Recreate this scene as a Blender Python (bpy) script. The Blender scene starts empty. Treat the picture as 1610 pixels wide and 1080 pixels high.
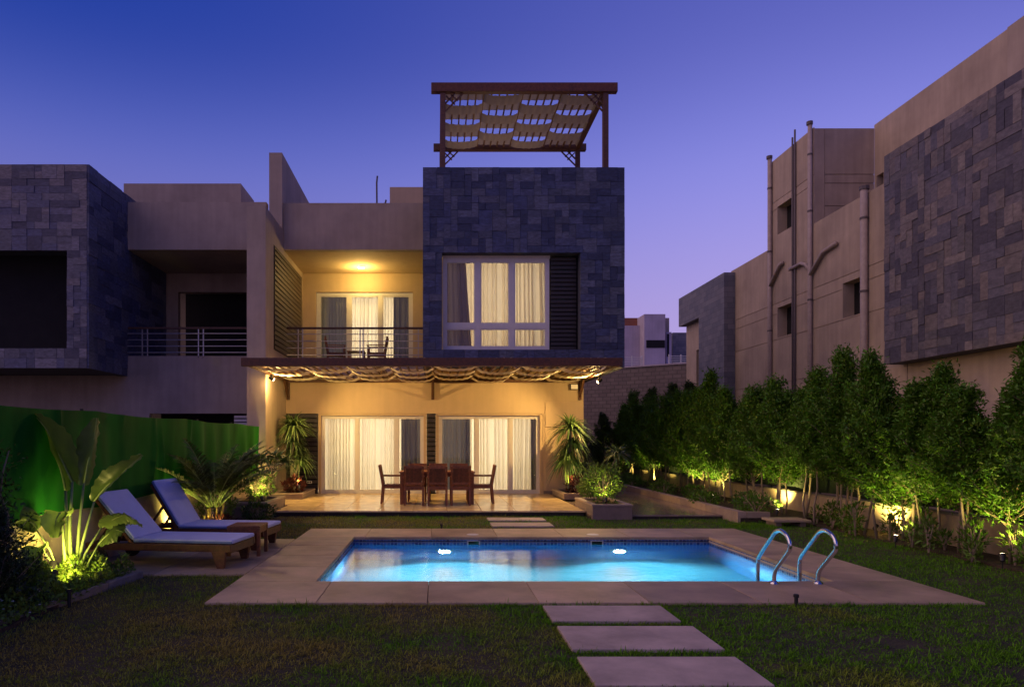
import bpy, math, random
import numpy as np
from mathutils import Vector, Matrix

random.seed(7); RNG = np.random.default_rng(7)
R = math.radians
SC = bpy.context.scene
COL = SC.collection

# ------------------------------------------------------------------ camera
cam_d = bpy.data.cameras.new('camera'); cam = bpy.data.objects.new('camera', cam_d); COL.objects.link(cam)
cam.location = (0, 0, 1.55); cam.rotation_euler = (R(90), 0, 0)
cam_d.sensor_width = 36; cam_d.lens = 24
cam_d.shift_x = 0.0733; cam_d.shift_y = 0.0950
cam_d.clip_start = 0.05; cam_d.clip_end = 2000
SC.camera = cam

# ------------------------------------------------------------------ sky
W = bpy.data.worlds.new('World'); SC.world = W; W.use_nodes = True
nt = W.node_tree; nt.nodes.clear()
def wn(t, **k):
    n = nt.nodes.new(t)
    for a, b in k.items(): setattr(n, a, b)
    return n
tc = wn('ShaderNodeTexCoord'); sep = wn('ShaderNodeSeparateXYZ'); nt.links.new(tc.outputs['Generated'], sep.inputs[0])
ramp = wn('ShaderNodeValToRGB'); nt.links.new(sep.outputs[2], ramp.inputs[0])
cr = ramp.color_ramp; cr.interpolation = 'B_SPLINE'
stops = [(0.0, (.40, .25, .40)), (.10, (.33, .235, .45)), (.22, (.235, .205, .50)), (.35, (.115, .150, .56)),
         (.46, (.016, .050, .35)), (.56, (.009, .043, .34)), (1.0, (.010, .035, .25))]
cr.elements[0].position = stops[0][0]; cr.elements[0].color = (*stops[0][1], 1)
cr.elements[1].position = stops[-1][0]; cr.elements[1].color = (*stops[-1][1], 1)
for p, c in stops[1:-1]:
    e = cr.elements.new(p); e.color = (*c, 1)
# afterglow: the sun has set to the right of the house
gd = Vector((.52, .85, .06)).normalized()
dot = wn('ShaderNodeVectorMath', operation='DOT_PRODUCT'); nt.links.new(tc.outputs['Generated'], dot.inputs[0]); dot.inputs[1].default_value = gd
mx = wn('ShaderNodeMath', operation='MAXIMUM'); nt.links.new(dot.outputs['Value'], mx.inputs[0]); mx.inputs[1].default_value = 0
pw = wn('ShaderNodeMath', operation='POWER'); nt.links.new(mx.outputs[0], pw.inputs[0]); pw.inputs[1].default_value = 5
glow = wn('ShaderNodeMix', data_type='RGBA', blend_type='ADD'); glow.inputs['B'].default_value = (.165, .135, .28, 1)
nt.links.new(pw.outputs[0], glow.inputs['Factor']); nt.links.new(ramp.outputs[0], glow.inputs['A'])
sky = wn('ShaderNodeTexSky', sky_type='NISHITA', sun_disc=False)
sky.sun_elevation = R(-3); sky.sun_rotation = R(31)
addn = wn('ShaderNodeMix', data_type='RGBA', blend_type='ADD'); addn.inputs['Factor'].default_value = .02
nt.links.new(glow.outputs['Result'], addn.inputs['A']); nt.links.new(sky.outputs[0], addn.inputs['B'])
bg = wn('ShaderNodeBackground'); bg.inputs[1].default_value = 1.0
nt.links.new(addn.outputs['Result'], bg.inputs[0])
wo = wn('ShaderNodeOutputWorld'); nt.links.new(bg.outputs[0], wo.inputs[0])

# broad soft fill added from the left, in place of the dusk sky's glow
sd = bpy.data.lights.new('dusk_fill', 'SUN'); sd.energy = 1.22; sd.angle = R(70); sd.color = (1, .62, .42)
so = bpy.data.objects.new('dusk_fill', sd); COL.objects.link(so); so.rotation_euler = Vector((.76, .14, -.63)).to_track_quat('-Z', 'Y').to_euler()

# ------------------------------------------------------------------ exposure
vs = SC.view_settings; vs.view_transform = 'Standard'; vs.look = 'None'; vs.exposure = 0; vs.gamma = 1; vs.use_curve_mapping = False
SC.render.engine = 'CYCLES'
cy = SC.cycles
cy.use_denoising = True
try: cy.denoiser = 'OPENIMAGEDENOISE'
except Exception: pass
cy.max_bounces = 7; cy.volume_bounces = 0; cy.diffuse_bounces = 3; cy.glossy_bounces = 4; cy.transmission_bounces = 6; cy.transparent_max_bounces = 12
cy.caustics_reflective = False; cy.caustics_refractive = False
cy.sample_clamp_indirect = 4; cy.use_light_tree = True; cy.blur_glossy = 0.5

# ================================================================== materials
MATS = {}
def newmat(name):
    m = bpy.data.materials.new(name); m.use_nodes = True; m.node_tree.nodes.clear(); MATS[name] = m
    return m, m.node_tree
def nd(t, kind, **k):
    n = t.nodes.new(kind)
    for a, b in k.items(): setattr(n, a, b)
    return n
def c4(c): return (c[0], c[1], c[2], 1)
def mul(c, f): return tuple(min(1, max(0, x * f)) for x in c)

def texcoord(t, stretch, obj=False):
    mp = nd(t, 'ShaderNodeMapping'); mp.inputs['Scale'].default_value = stretch
    if obj:
        g = nd(t, 'ShaderNodeTexCoord'); t.links.new(g.outputs['Object'], mp.inputs[0])
    else:
        g = nd(t, 'ShaderNodeNewGeometry')
        oi = nd(t, 'ShaderNodeObjectInfo')
        ml = nd(t, 'ShaderNodeMath', operation='MULTIPLY'); ml.inputs[1].default_value = 37.0
        t.links.new(oi.outputs['Random'], ml.inputs[0])
        ad = nd(t, 'ShaderNodeVectorMath', operation='ADD')
        t.links.new(g.outputs['Position'], ad.inputs[0]); t.links.new(ml.outputs[0], ad.inputs[1])
        t.links.new(ad.outputs[0], mp.inputs[0])
    return mp.outputs[0]

def mat(name, col, rough=.7, var=.18, scale=5, bump=.15, bscale=80, rand=0.0, metal=0, col2=None, stretch=(1, 1, 1),
        spec=.5, island=0.0, transl=0.0, palette=None, streak=0, coat=0.0, roughvar=0.1, obj=False, bdist=.01):
    m, t = newmat(name); L = t.links.new
    co = texcoord(t, stretch, obj)
    n1 = nd(t, 'ShaderNodeTexNoise'); n1.inputs['Scale'].default_value = scale; n1.inputs['Detail'].default_value = 7; n1.inputs['Roughness'].default_value = .62
    L(co, n1.inputs['Vector'])
    rp = nd(t, 'ShaderNodeValToRGB'); L(n1.outputs['Fac'], rp.inputs[0])
    rp.color_ramp.elements[0].position = .32; rp.color_ramp.elements[1].position = .70
    rp.color_ramp.elements[0].color = c4(mul(col, 1 - var)); rp.color_ramp.elements[1].color = c4(mul(col2, 1) if col2 else mul(col, 1 + var))
    out = rp.outputs[0]
    if palette:
        oi = nd(t, 'ShaderNodeObjectInfo'); pr = nd(t, 'ShaderNodeValToRGB'); pr.color_ramp.interpolation = 'CONSTANT'
        L(oi.outputs['Random'], pr.inputs[0])
        k = len(palette)
        pr.color_ramp.elements[0].color = c4(palette[0]); pr.color_ramp.elements[1].position = 1 / k; pr.color_ramp.elements[1].color = c4(palette[1])
        for i in range(2, k):
            e = pr.color_ramp.elements.new(i / k); e.color = c4(palette[i])
        mxn = nd(t, 'ShaderNodeMix', data_type='RGBA', blend_type='MULTIPLY'); mxn.inputs['Factor'].default_value = 1
        L(out, mxn.inputs['A']); L(pr.outputs[0], mxn.inputs['B']); out = mxn.outputs['Result']
    if streak:
        mp = nd(t, 'ShaderNodeMapping'); mp.inputs['Scale'].default_value = (2.2, 2.2, .18)
        g = nd(t, 'ShaderNodeNewGeometry'); L(g.outputs['Position'], mp.inputs[0])
        n3 = nd(t, 'ShaderNodeTexNoise'); n3.inputs['Scale'].default_value = 3.0; n3.inputs['Detail'].default_value = 8; L(mp.outputs[0], n3.inputs['Vector'])
        mr = nd(t, 'ShaderNodeMapRange'); mr.inputs['From Min'].default_value = .3; mr.inputs['From Max'].default_value = .7
        mr.inputs['To Min'].default_value = 1 - streak; mr.inputs['To Max'].default_value = 1 + streak * .5
        L(n3.outputs['Fac'], mr.inputs[0])
        hv = nd(t, 'ShaderNodeHueSaturation'); L(out, hv.inputs['Color']); L(mr.outputs[0], hv.inputs['Value']); out = hv.outputs[0]
    for src, amt in (('obj', rand), ('isl', island)):
        if amt:
            if src == 'obj': o = nd(t, 'ShaderNodeObjectInfo').outputs['Random']
            else: o = nd(t, 'ShaderNodeNewGeometry').outputs['Random Per Island']
            mr = nd(t, 'ShaderNodeMapRange'); mr.inputs['To Min'].default_value = 1 - amt; mr.inputs['To Max'].default_value = 1 + amt
            L(o, mr.inputs[0])
            hv = nd(t, 'ShaderNodeHueSaturation'); L(out, hv.inputs['Color']); L(mr.outputs[0], hv.inputs['Value'])
            if src == 'isl':
                mh = nd(t, 'ShaderNodeMapRange'); mh.inputs['To Min'].default_value = .475; mh.inputs['To Max'].default_value = .515
                L(o, mh.inputs[0]); L(mh.outputs[0], hv.inputs['Hue'])
            out = hv.outputs[0]
    b = nd(t, 'ShaderNodeBsdfPrincipled'); L(out, b.inputs['Base Color'])
    b.inputs['Metallic'].default_value = metal; b.inputs['Specular IOR Level'].default_value = spec
    b.inputs['Coat Weight'].default_value = coat; b.inputs['Coat Roughness'].default_value = .1
    if roughvar:
        mr = nd(t, 'ShaderNodeMapRange'); mr.inputs['To Min'].default_value = max(.02, rough - roughvar); mr.inputs['To Max'].default_value = min(1, rough + roughvar)
        L(n1.outputs['Fac'], mr.inputs[0]); L(mr.outputs[0], b.inputs['Roughness'])
    else: b.inputs['Roughness'].default_value = rough
    if bump:
        n2 = nd(t, 'ShaderNodeTexNoise'); n2.inputs['Scale'].default_value = bscale; n2.inputs['Detail'].default_value = 4; L(co, n2.inputs['Vector'])
        bp = nd(t, 'ShaderNodeBump'); bp.inputs['Strength'].default_value = bump; bp.inputs['Distance'].default_value = bdist
        L(n2.outputs['Fac'], bp.inputs['Height']); L(bp.outputs[0], b.inputs['Normal'])
    sh = b.outputs[0]
    if transl:
        tr = nd(t, 'ShaderNodeBsdfTranslucent'); L(out, tr.inputs[0])
        ms = nd(t, 'ShaderNodeMixShader'); ms.inputs[0].default_value = transl; L(sh, ms.inputs[1]); L(tr.outputs[0], ms.inputs[2]); sh = ms.outputs[0]
    o = nd(t, 'ShaderNodeOutputMaterial'); L(sh, o.inputs[0])
    return m

def emat(name, col, strength):
    m, t = newmat(name)
    e = nd(t, 'ShaderNodeEmission'); e.inputs[0].default_value = c4(col); e.inputs[1].default_value = strength
    o = nd(t, 'ShaderNodeOutputMaterial'); t.links.new(e.outputs[0], o.inputs[0]); return m

def glassmat(name, tint=(1, 1, 1), refl=1.0):
    m, t = newmat(name); L = t.links.new
    tr = nd(t, 'ShaderNodeBsdfTransparent'); tr.inputs[0].default_value = c4(tint)
    gl = nd(t, 'ShaderNodeBsdfGlossy'); gl.inputs['Roughness'].default_value = .02
    fr = nd(t, 'ShaderNodeFresnel'); fr.inputs[0].default_value = 1.5
    mm = nd(t, 'ShaderNodeMath', operation='MULTIPLY'); mm.inputs[1].default_value = refl; L(fr.outputs[0], mm.inputs[0])
    ms = nd(t, 'ShaderNodeMixShader'); L(mm.outputs[0], ms.inputs[0]); L(tr.outputs[0], ms.inputs[1]); L(gl.outputs[0], ms.inputs[2])
    o = nd(t, 'ShaderNodeOutputMaterial'); L(ms.outputs[0], o.inputs[0]); return m

def clothmat(name, col, transl=.5, see=0.0, var=.05, scale=40):
    m, t = newmat(name); L = t.links.new
    co = texcoord(t, (1, 1, .015))
    n1 = nd(t, 'ShaderNodeTexNoise'); n1.inputs['Scale'].default_value = scale; L(co, n1.inputs['Vector'])
    rp = nd(t, 'ShaderNodeValToRGB'); L(n1.outputs['Fac'], rp.inputs[0])
    rp.color_ramp.elements[0].color = c4(mul(col, 1 - var)); rp.color_ramp.elements[1].color = c4(mul(col, 1 + var))
    d = nd(t, 'ShaderNodeBsdfDiffuse'); L(rp.outputs[0], d.inputs[0])
    tr = nd(t, 'ShaderNodeBsdfTranslucent'); L(rp.outputs[0], tr.inputs[0])
    ms = nd(t, 'ShaderNodeMixShader'); ms.inputs[0].default_value = transl; L(d.outputs[0], ms.inputs[1]); L(tr.outputs[0], ms.inputs[2]); sh = ms.outputs[0]
    if see:
        tp = nd(t, 'ShaderNodeBsdfTransparent'); m2 = nd(t, 'ShaderNodeMixShader'); m2.inputs[0].default_value = see
        L(sh, m2.inputs[1]); L(tp.outputs[0], m2.inputs[2]); sh = m2.outputs[0]
    o = nd(t, 'ShaderNodeOutputMaterial'); L(sh, o.inputs[0]); return m

def brickmat(name, c1, c2, mortar, bw, bh, ms=.01, axis='xz', rough=.7, spec=.4, bumpd=.01, noise=.2, coat=0.0):
    m, t = newmat(name); L = t.links.new
    g = nd(t, 'ShaderNodeNewGeometry'); s = nd(t, 'ShaderNodeSeparateXYZ'); L(g.outputs['Position'], s.inputs[0])
    cb = nd(t, 'ShaderNodeCombineXYZ')
    idx = {'x': 0, 'y': 1, 'z': 2}
    if axis == 'wall':       # whichever way a vertical face looks
        ad = nd(t, 'ShaderNodeMath', operation='ADD'); L(s.outputs[0], ad.inputs[0]); L(s.outputs[1], ad.inputs[1]); L(ad.outputs[0], cb.inputs[0]); L(s.outputs[2], cb.inputs[1])
    else:
        L(s.outputs[idx[axis[0]]], cb.inputs[0]); L(s.outputs[idx[axis[1]]], cb.inputs[1])
    b = nd(t, 'ShaderNodeTexBrick'); L(cb.outputs[0], b.inputs['Vector'])
    b.inputs['Color1'].default_value = c4(c1); b.inputs['Color2'].default_value = c4(c2); b.inputs['Mortar'].default_value = c4(mortar)
    b.inputs['Scale'].default_value = 1; b.inputs['Mortar Size'].default_value = ms; b.inputs['Brick Width'].default_value = bw; b.inputs['Row Height'].default_value = bh
    if abs(bw - bh) < 1e-6: b.offset = 0
    n1 = nd(t, 'ShaderNodeTexNoise'); n1.inputs['Scale'].default_value = 3; n1.inputs['Detail'].default_value = 6; L(g.outputs['Position'], n1.inputs['Vector'])
    mr = nd(t, 'ShaderNodeMapRange'); mr.inputs['To Min'].default_value = 1 - noise; mr.inputs['To Max'].default_value = 1 + noise; L(n1.outputs['Fac'], mr.inputs[0])
    hv = nd(t, 'ShaderNodeHueSaturation'); L(b.outputs[0], hv.inputs['Color']); L(mr.outputs[0], hv.inputs['Value'])
    p = nd(t, 'ShaderNodeBsdfPrincipled'); L(hv.outputs[0], p.inputs['Base Color']); p.inputs['Roughness'].default_value = rough; p.inputs['Specular IOR Level'].default_value = spec
    p.inputs['Coat Weight'].default_value = coat
    bp = nd(t, 'ShaderNodeBump'); bp.invert = True; bp.inputs['Distance'].default_value = bumpd; bp.inputs['Strength'].default_value = .6; L(b.outputs['Fac'], bp.inputs['Height']); L(bp.outputs[0], p.inputs['Normal'])
    o = nd(t, 'ShaderNodeOutputMaterial'); L(p.outputs[0], o.inputs[0]); return m

mat('plaster', (.45, .36, .27), .88, .14, 1.1, .30, 220, streak=.10)
mat('plaster_cream', (.60, .45, .27), .88, .07, 1.6, .25, 220, streak=.05)
mat('plaster_neigh', (.41, .335, .265), .9, .17, .9, .30, 200, streak=.10)
mat('plaster_side', (.44, .355, .27), .9, .18, .9, .30, 200, streak=.12)
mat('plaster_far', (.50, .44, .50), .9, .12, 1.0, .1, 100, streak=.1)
mat('roof_rust', (.33, .12, .06), .8, .2, 2)
mat('slate_lit', (.150, .150, .180), .66, .42, 9, .6, 42, rand=.16, stretch=(1, 1, 2.6),  # lighter slate copy: brighter light on the left neighbour's front put into colour
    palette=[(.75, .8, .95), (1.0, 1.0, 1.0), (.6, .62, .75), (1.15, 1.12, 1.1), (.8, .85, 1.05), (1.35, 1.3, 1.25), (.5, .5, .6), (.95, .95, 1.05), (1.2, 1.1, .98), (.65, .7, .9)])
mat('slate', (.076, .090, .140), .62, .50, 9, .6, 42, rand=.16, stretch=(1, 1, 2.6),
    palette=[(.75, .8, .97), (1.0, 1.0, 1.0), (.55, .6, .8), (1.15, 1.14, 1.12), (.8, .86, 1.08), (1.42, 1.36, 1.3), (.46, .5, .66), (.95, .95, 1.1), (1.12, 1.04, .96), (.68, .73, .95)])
mat('slate_back', (.09, .096, .12), .85, .2, 6)
mat('slate_warm', (.135, .128, .135), .65, .36, 8, .55, 40, rand=.18, stretch=(1, 1, 2.0),
    palette=[(.78, .78, .88), (1.0, 1.0, 1.0), (.58, .58, .72), (1.2, 1.12, 1.02), (.84, .84, .97), (1.4, 1.3, 1.18), (.52, .52, .64), (.95, .92, .98), (1.12, 1.0, .9), (.7, .72, .86)])
brickmat('slate_far', (.13, .14, .17), (.20, .20, .22), (.07, .07, .08), .38, .19, .004, 'wall')
brickmat('brick_far', (.235, .19, .165), (.18, .145, .13), (.13, .11, .10), .30, .17, .016, 'xz', noise=.3)
mat('dark_louvre', (.030, .024, .022), .55, .2, 20, .1, 120)
mat('brown_louvre', (.085, .060, .040), .6, .2, 20, .1, 120)
mat('white_frame', (.70, .67, .60), .4, .05, 10, .05, 100)
mat('void', (.006, .006, .008), .9, 0, 4, 0)
mat('room', (.62, .53, .40), .9, .05, 3, 0)
mat('teak', (.225, .082, .024), .5, .40, 7, .25, 60, rand=.18, stretch=(3, 3, 3))
mat('teak_dark', (.13, .045, .016), .55, .40, 7, .25, 60, rand=.2, stretch=(3, 3, 3))
mat('pergola_wood', (.115, .050, .024), .55, .35, 6, .25, 60, rand=.18, stretch=(2, 2, 6))
mat('rafter_wood', (.20, .11, .045), .6, .35, 6, .2, 60, rand=.2)
clothmat('canvas', (.82, .73, .55), .30)
clothmat('canvas_roof', (.44, .38, .31), .25)
clothmat('sheer', (.84, .79, .69), .52, 0.04, .16, 13)  # vertical streaks put fold shade into the cloth colour
clothmat('sheer_cream', (.80, .71, .58), .50, 0.04, .16, 13)  # same painted fold streaks, cream cloth
clothmat('drape', (.30, .29, .28), .10)
clothmat('drape_plum', (.36, .28, .27), .10)
glassmat('glass', (.95, .97, .96), .75)
glassmat('glass_dark', (.16, .17, .2), 1.0)
mat('steel', (.62, .62, .64), .16, .08, 20, .03, 60, metal=1, roughvar=.06)
mat('rail_metal', (.48, .46, .46), .35, .1, 20, .05, 100, metal=.6)
mat('pipe', (.40, .33, .29), .6, .15, 8, .1, 60)
mat('pipe_dark', (.12, .10, .10), .6, .15, 8, .1, 60)
mat('paving', (.44, .32, .195), .50, .34, 1.7, .3, 90, rand=.12, spec=.35, roughvar=.15)
mat('paving_edge', (.56, .47, .38), .6, .12, 5, .2, 90)
mat('patio_tile', (.68, .50, .24), .22, .22, 3.5, .05, 60, rand=.08, spec=.5, roughvar=.1)
mat('path_tile', (.27, .20, .15), .13, .25, 3.0, .04, 50, rand=.1, spec=.55, roughvar=.07)
mat('patio_base', (.045, .030, .022), .7, .2, 8)
mat('stone_step', (.47, .37, .29), .7, .30, 2.2, .35, 60, rand=.06)
mat('planter', (.24, .18, .14), .7, .18, 6, .3, 70)
mat('planter_top', (.40, .30, .22), .6, .15, 6, .2, 70)
mat('wall_cream', (.58, .46, .30), .9, .16, 1.5, .35, 160, streak=.14)
mat('wall_beige', (.50, .37, .26), .9, .16, 1.5, .35, 160, streak=.14)
mat('soil', (.055, .036, .022), .95, .5, 9, .9, 40, bdist=.03)
mat('edging', (.26, .21, .17), .85, .25, 8, .5, 50, rand=.12)
mat('mattress', (.54, .59, .80), .85, .06, 4, .5, 9, bdist=.03)
mat('mattress_side', (.16, .22, .42), .85, .06, 5, .15, 260)
mat('black_plastic', (.015, .014, .014), .5, .1, 20, .05, 80)
mat('bronze', (.06, .045, .035), .45, .1, 20, .05, 80, metal=.4)
mat('white_plastic', (.7, .68, .62), .4, .03, 20, 0)
mat('dark_mesh', (.010, .022, .010), .85, .3, 30, .3, 160)
emat('lamp_warm', (1, .80, .48), 22)
emat('lamp_ceiling', (1, .84, .50), 9)
emat('lamp_pool', (1, .97, .86), 60)

# pool mosaic
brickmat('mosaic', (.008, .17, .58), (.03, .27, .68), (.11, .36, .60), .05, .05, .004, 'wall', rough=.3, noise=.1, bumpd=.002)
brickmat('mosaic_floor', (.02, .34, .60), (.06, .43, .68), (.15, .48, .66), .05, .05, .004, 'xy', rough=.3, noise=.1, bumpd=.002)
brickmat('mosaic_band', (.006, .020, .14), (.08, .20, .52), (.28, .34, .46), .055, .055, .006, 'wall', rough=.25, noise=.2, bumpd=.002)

def watermat():
    m, t = newmat('water'); L = t.links.new
    g = nd(t, 'ShaderNodeNewGeometry'); mp = nd(t, 'ShaderNodeMapping'); mp.inputs['Scale'].default_value = (1.0, 1.9, 1); L(g.outputs['Position'], mp.inputs[0])
    n1 = nd(t, 'ShaderNodeTexNoise'); n1.inputs['Scale'].default_value = 7; n1.inputs['Detail'].default_value = 3; L(mp.outputs[0], n1.inputs['Vector'])
    n2 = nd(t, 'ShaderNodeTexNoise'); n2.inputs['Scale'].default_value = 1.3; n2.inputs['Detail'].default_value = 2; L(mp.outputs[0], n2.inputs['Vector'])
    ad = nd(t, 'ShaderNodeMath', operation='MULTIPLY_ADD'); ad.inputs[1].default_value = 2.0; L(n2.outputs['Fac'], ad.inputs[0]); L(n1.outputs['Fac'], ad.inputs[2])
    bp = nd(t, 'ShaderNodeBump'); bp.inputs['Strength'].default_value = .20; bp.inputs['Distance'].default_value = .02; L(ad.outputs[0], bp.inputs['Height'])
    gl = nd(t, 'ShaderNodeBsdfGlossy'); gl.inputs['Roughness'].default_value = .07; L(bp.outputs[0], gl.inputs['Normal'])
    rf = nd(t, 'ShaderNodeBsdfRefraction'); rf.inputs['IOR'].default_value = 1.33; rf.inputs['Roughness'].default_value = .04; L(bp.outputs[0], rf.inputs['Normal'])
    rf.inputs['Color'].default_value = (.92, .98, 1, 1)
    fr = nd(t, 'ShaderNodeFresnel'); fr.inputs[0].default_value = 1.48; L(bp.outputs[0], fr.inputs['Normal'])
    ms = nd(t, 'ShaderNodeMixShader'); L(fr.outputs[0], ms.inputs[0]); L(rf.outputs[0], ms.inputs[1]); L(gl.outputs[0], ms.inputs[2])
    o = nd(t, 'ShaderNodeOutputMaterial'); L(ms.outputs[0], o.inputs[0])
watermat()

def watervolume():
    m, t = newmat('water_volume')
    v = nd(t, 'ShaderNodeVolumeScatter'); v.inputs['Color'].default_value = (.22, .62, 1, 1); v.inputs['Density'].default_value = .045; v.inputs['Anisotropy'].default_value = .35
    o = nd(t, 'ShaderNodeOutputMaterial'); t.links.new(v.outputs[0], o.inputs['Volume'])
watervolume()

def meshfabric():
    m, t = newmat('green_mesh'); L = t.links.new
    co = texcoord(t, (1, 1, .3))
    n1 = nd(t, 'ShaderNodeTexNoise'); n1.inputs['Scale'].default_value = 2.2; n1.inputs['Detail'].default_value = 6; L(co, n1.inputs['Vector'])
    rp = nd(t, 'ShaderNodeValToRGB'); L(n1.outputs['Fac'], rp.inputs[0])
    rp.color_ramp.elements[0].position = .3; rp.color_ramp.elements[1].position = .7
    rp.color_ramp.elements[0].color = (.005, .080, .007, 1); rp.color_ramp.elements[1].color = (.016, .185, .016, 1)
    b = nd(t, 'ShaderNodeBsdfPrincipled'); L(rp.outputs[0], b.inputs['Base Color']); b.inputs['Roughness'].default_value = .75; b.inputs['Specular IOR Level'].default_value = .12
    g = nd(t, 'ShaderNodeNewGeometry'); n2 = nd(t, 'ShaderNodeTexNoise'); n2.inputs['Scale'].default_value = 140; L(g.outputs['Position'], n2.inputs['Vector'])
    bp = nd(t, 'ShaderNodeBump'); bp.inputs['Strength'].default_value = .4; bp.inputs['Distance'].default_value = .004; L(n2.outputs['Fac'], bp.inputs['Height']); L(bp.outputs[0], b.inputs['Normal'])
    o = nd(t, 'ShaderNodeOutputMaterial'); L(b.outputs[0], o.inputs[0])
meshfabric()

def lf(name, col, transl=.25, island=.45, rough=.5, var=.25):
    return mat(name, col, rough, var, 3, 0, 10, island=island, transl=transl, spec=.35, roughvar=0, rand=.06)
lf('leaf_hedge', (.085, .205, .014)); lf('leaf_hedge_dark', (.055, .105, .020)); lf('leaf_shrub', (.11, .20, .028)); lf('leaf_cover', (.17, .27, .036))
lf('leaf_palm', (.075, .115, .028), .2); lf('leaf_dracaena', (.10, .165, .05), .2, .35, .4); lf('leaf_plumeria', (.075, .135, .035), .25)
lf('leaf_red', (.085, .018, .014), .2, .5); lf('leaf_conifer', (.030, .055, .018), .1)
lf('leaf_banana', (.095, .155, .040), .3, .1, .35, .2); lf('leaf_banana_pale', (.16, .24, .06), .3, .1, .35, .2)
mat('stalk', (.22, .30, .10), .5, .25, 10, .1, 60)
mat('bark', (.27, .21, .155), .85, .35, 14, .6, 50, stretch=(1, 1, .4))
mat('bark_pale', (.34, .27, .19), .85, .3, 14, .5, 50, stretch=(1, 1, .4))
mat('cane', (.40, .30, .09), .6, .3, 14, .2, 50)
mat('petal', (.75, .75, .75), .6, .05, 5, 0)
def grassmat():
    m, t = newmat('grass'); L = t.links.new
    g = nd(t, 'ShaderNodeNewGeometry')
    n1 = nd(t, 'ShaderNodeTexNoise'); n1.inputs['Scale'].default_value = .9; n1.inputs['Detail'].default_value = 5; L(g.outputs['Position'], n1.inputs['Vector'])
    sx = nd(t, 'ShaderNodeSeparateXYZ'); L(g.outputs['Position'], sx.inputs[0])
    ma = nd(t, 'ShaderNodeMath', operation='MULTIPLY_ADD', use_clamp=True); ma.inputs[1].default_value = .035; L(sx.outputs[0], ma.inputs[0]); L(n1.outputs['Fac'], ma.inputs[2])
    rp = nd(t, 'ShaderNodeValToRGB'); L(ma.outputs[0], rp.inputs[0])
    rp.color_ramp.elements[0].position = .36; rp.color_ramp.elements[0].color = (.32, .28, .060, 1)
    rp.color_ramp.elements[1].position = .58; rp.color_ramp.elements[1].color = (.115, .285, .018, 1)
    mr = nd(t, 'ShaderNodeMapRange'); mr.inputs['To Min'].default_value = .55; mr.inputs['To Max'].default_value = 1.5; L(g.outputs['Random Per Island'], mr.inputs[0])
    hv = nd(t, 'ShaderNodeHueSaturation'); L(rp.outputs[0], hv.inputs['Color']); L(mr.outputs[0], hv.inputs['Value'])
    d = nd(t, 'ShaderNodeBsdfDiffuse'); L(hv.outputs[0], d.inputs[0]); tr = nd(t, 'ShaderNodeBsdfTranslucent'); L(hv.outputs[0], tr.inputs[0])
    ms = nd(t, 'ShaderNodeMixShader'); ms.inputs[0].default_value = .3; L(d.outputs[0], ms.inputs[1]); L(tr.outputs[0], ms.inputs[2])
    o = nd(t, 'ShaderNodeOutputMaterial'); L(ms.outputs[0], o.inputs[0])
grassmat()
mat('turf', (.040, .045, .014), .95, .45, 2.0, .8, 45, col2=(.070, .055, .026), bdist=.03)
mat('terrain', (.10, .08, .06), .95, .3, .5, .3, 20)

# ================================================================== helpers
ORG = {}
def org(o): return ORG.get(o.name, Vector((0, 0, 0)))
def link(o, parent=None):
    COL.objects.link(o)
    if parent is not None:
        o.parent = parent; ORG[o.name] = org(parent)
    return o
def tag(o, label=None, cat=None, group=None, kind=None):
    if label: o['label'] = label
    if cat: o['category'] = cat
    if group: o['group'] = group
    if kind: o['kind'] = kind
    return o
def thing(name, label, cat, loc=(0, 0, 0), rz=0, group=None):
    o = bpy.data.objects.new(name, None); COL.objects.link(o); o.location = loc; o.rotation_euler = (0, 0, rz)
    o.empty_display_size = .1
    ORG[o.name] = Vector(loc) if rz == 0 else Vector((0, 0, 0))
    return tag(o, label, cat, group)
def local(name, label, cat, group=None):           # built round its own origin, placed afterwards
    return thing(name, label, cat, (0, 0, 0), 0, group)
def copy_tree(o, loc=None, rz=None, label=None, parent=None):
    c = o.copy(); COL.objects.link(c)
    if parent: c.parent = parent
    if loc is not None: c.location = loc
    if rz is not None: c.rotation_euler = (0, 0, rz)
    if label: c['label'] = label
    for ch in o.children: copy_tree(ch, parent=c)
    return c

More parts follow.
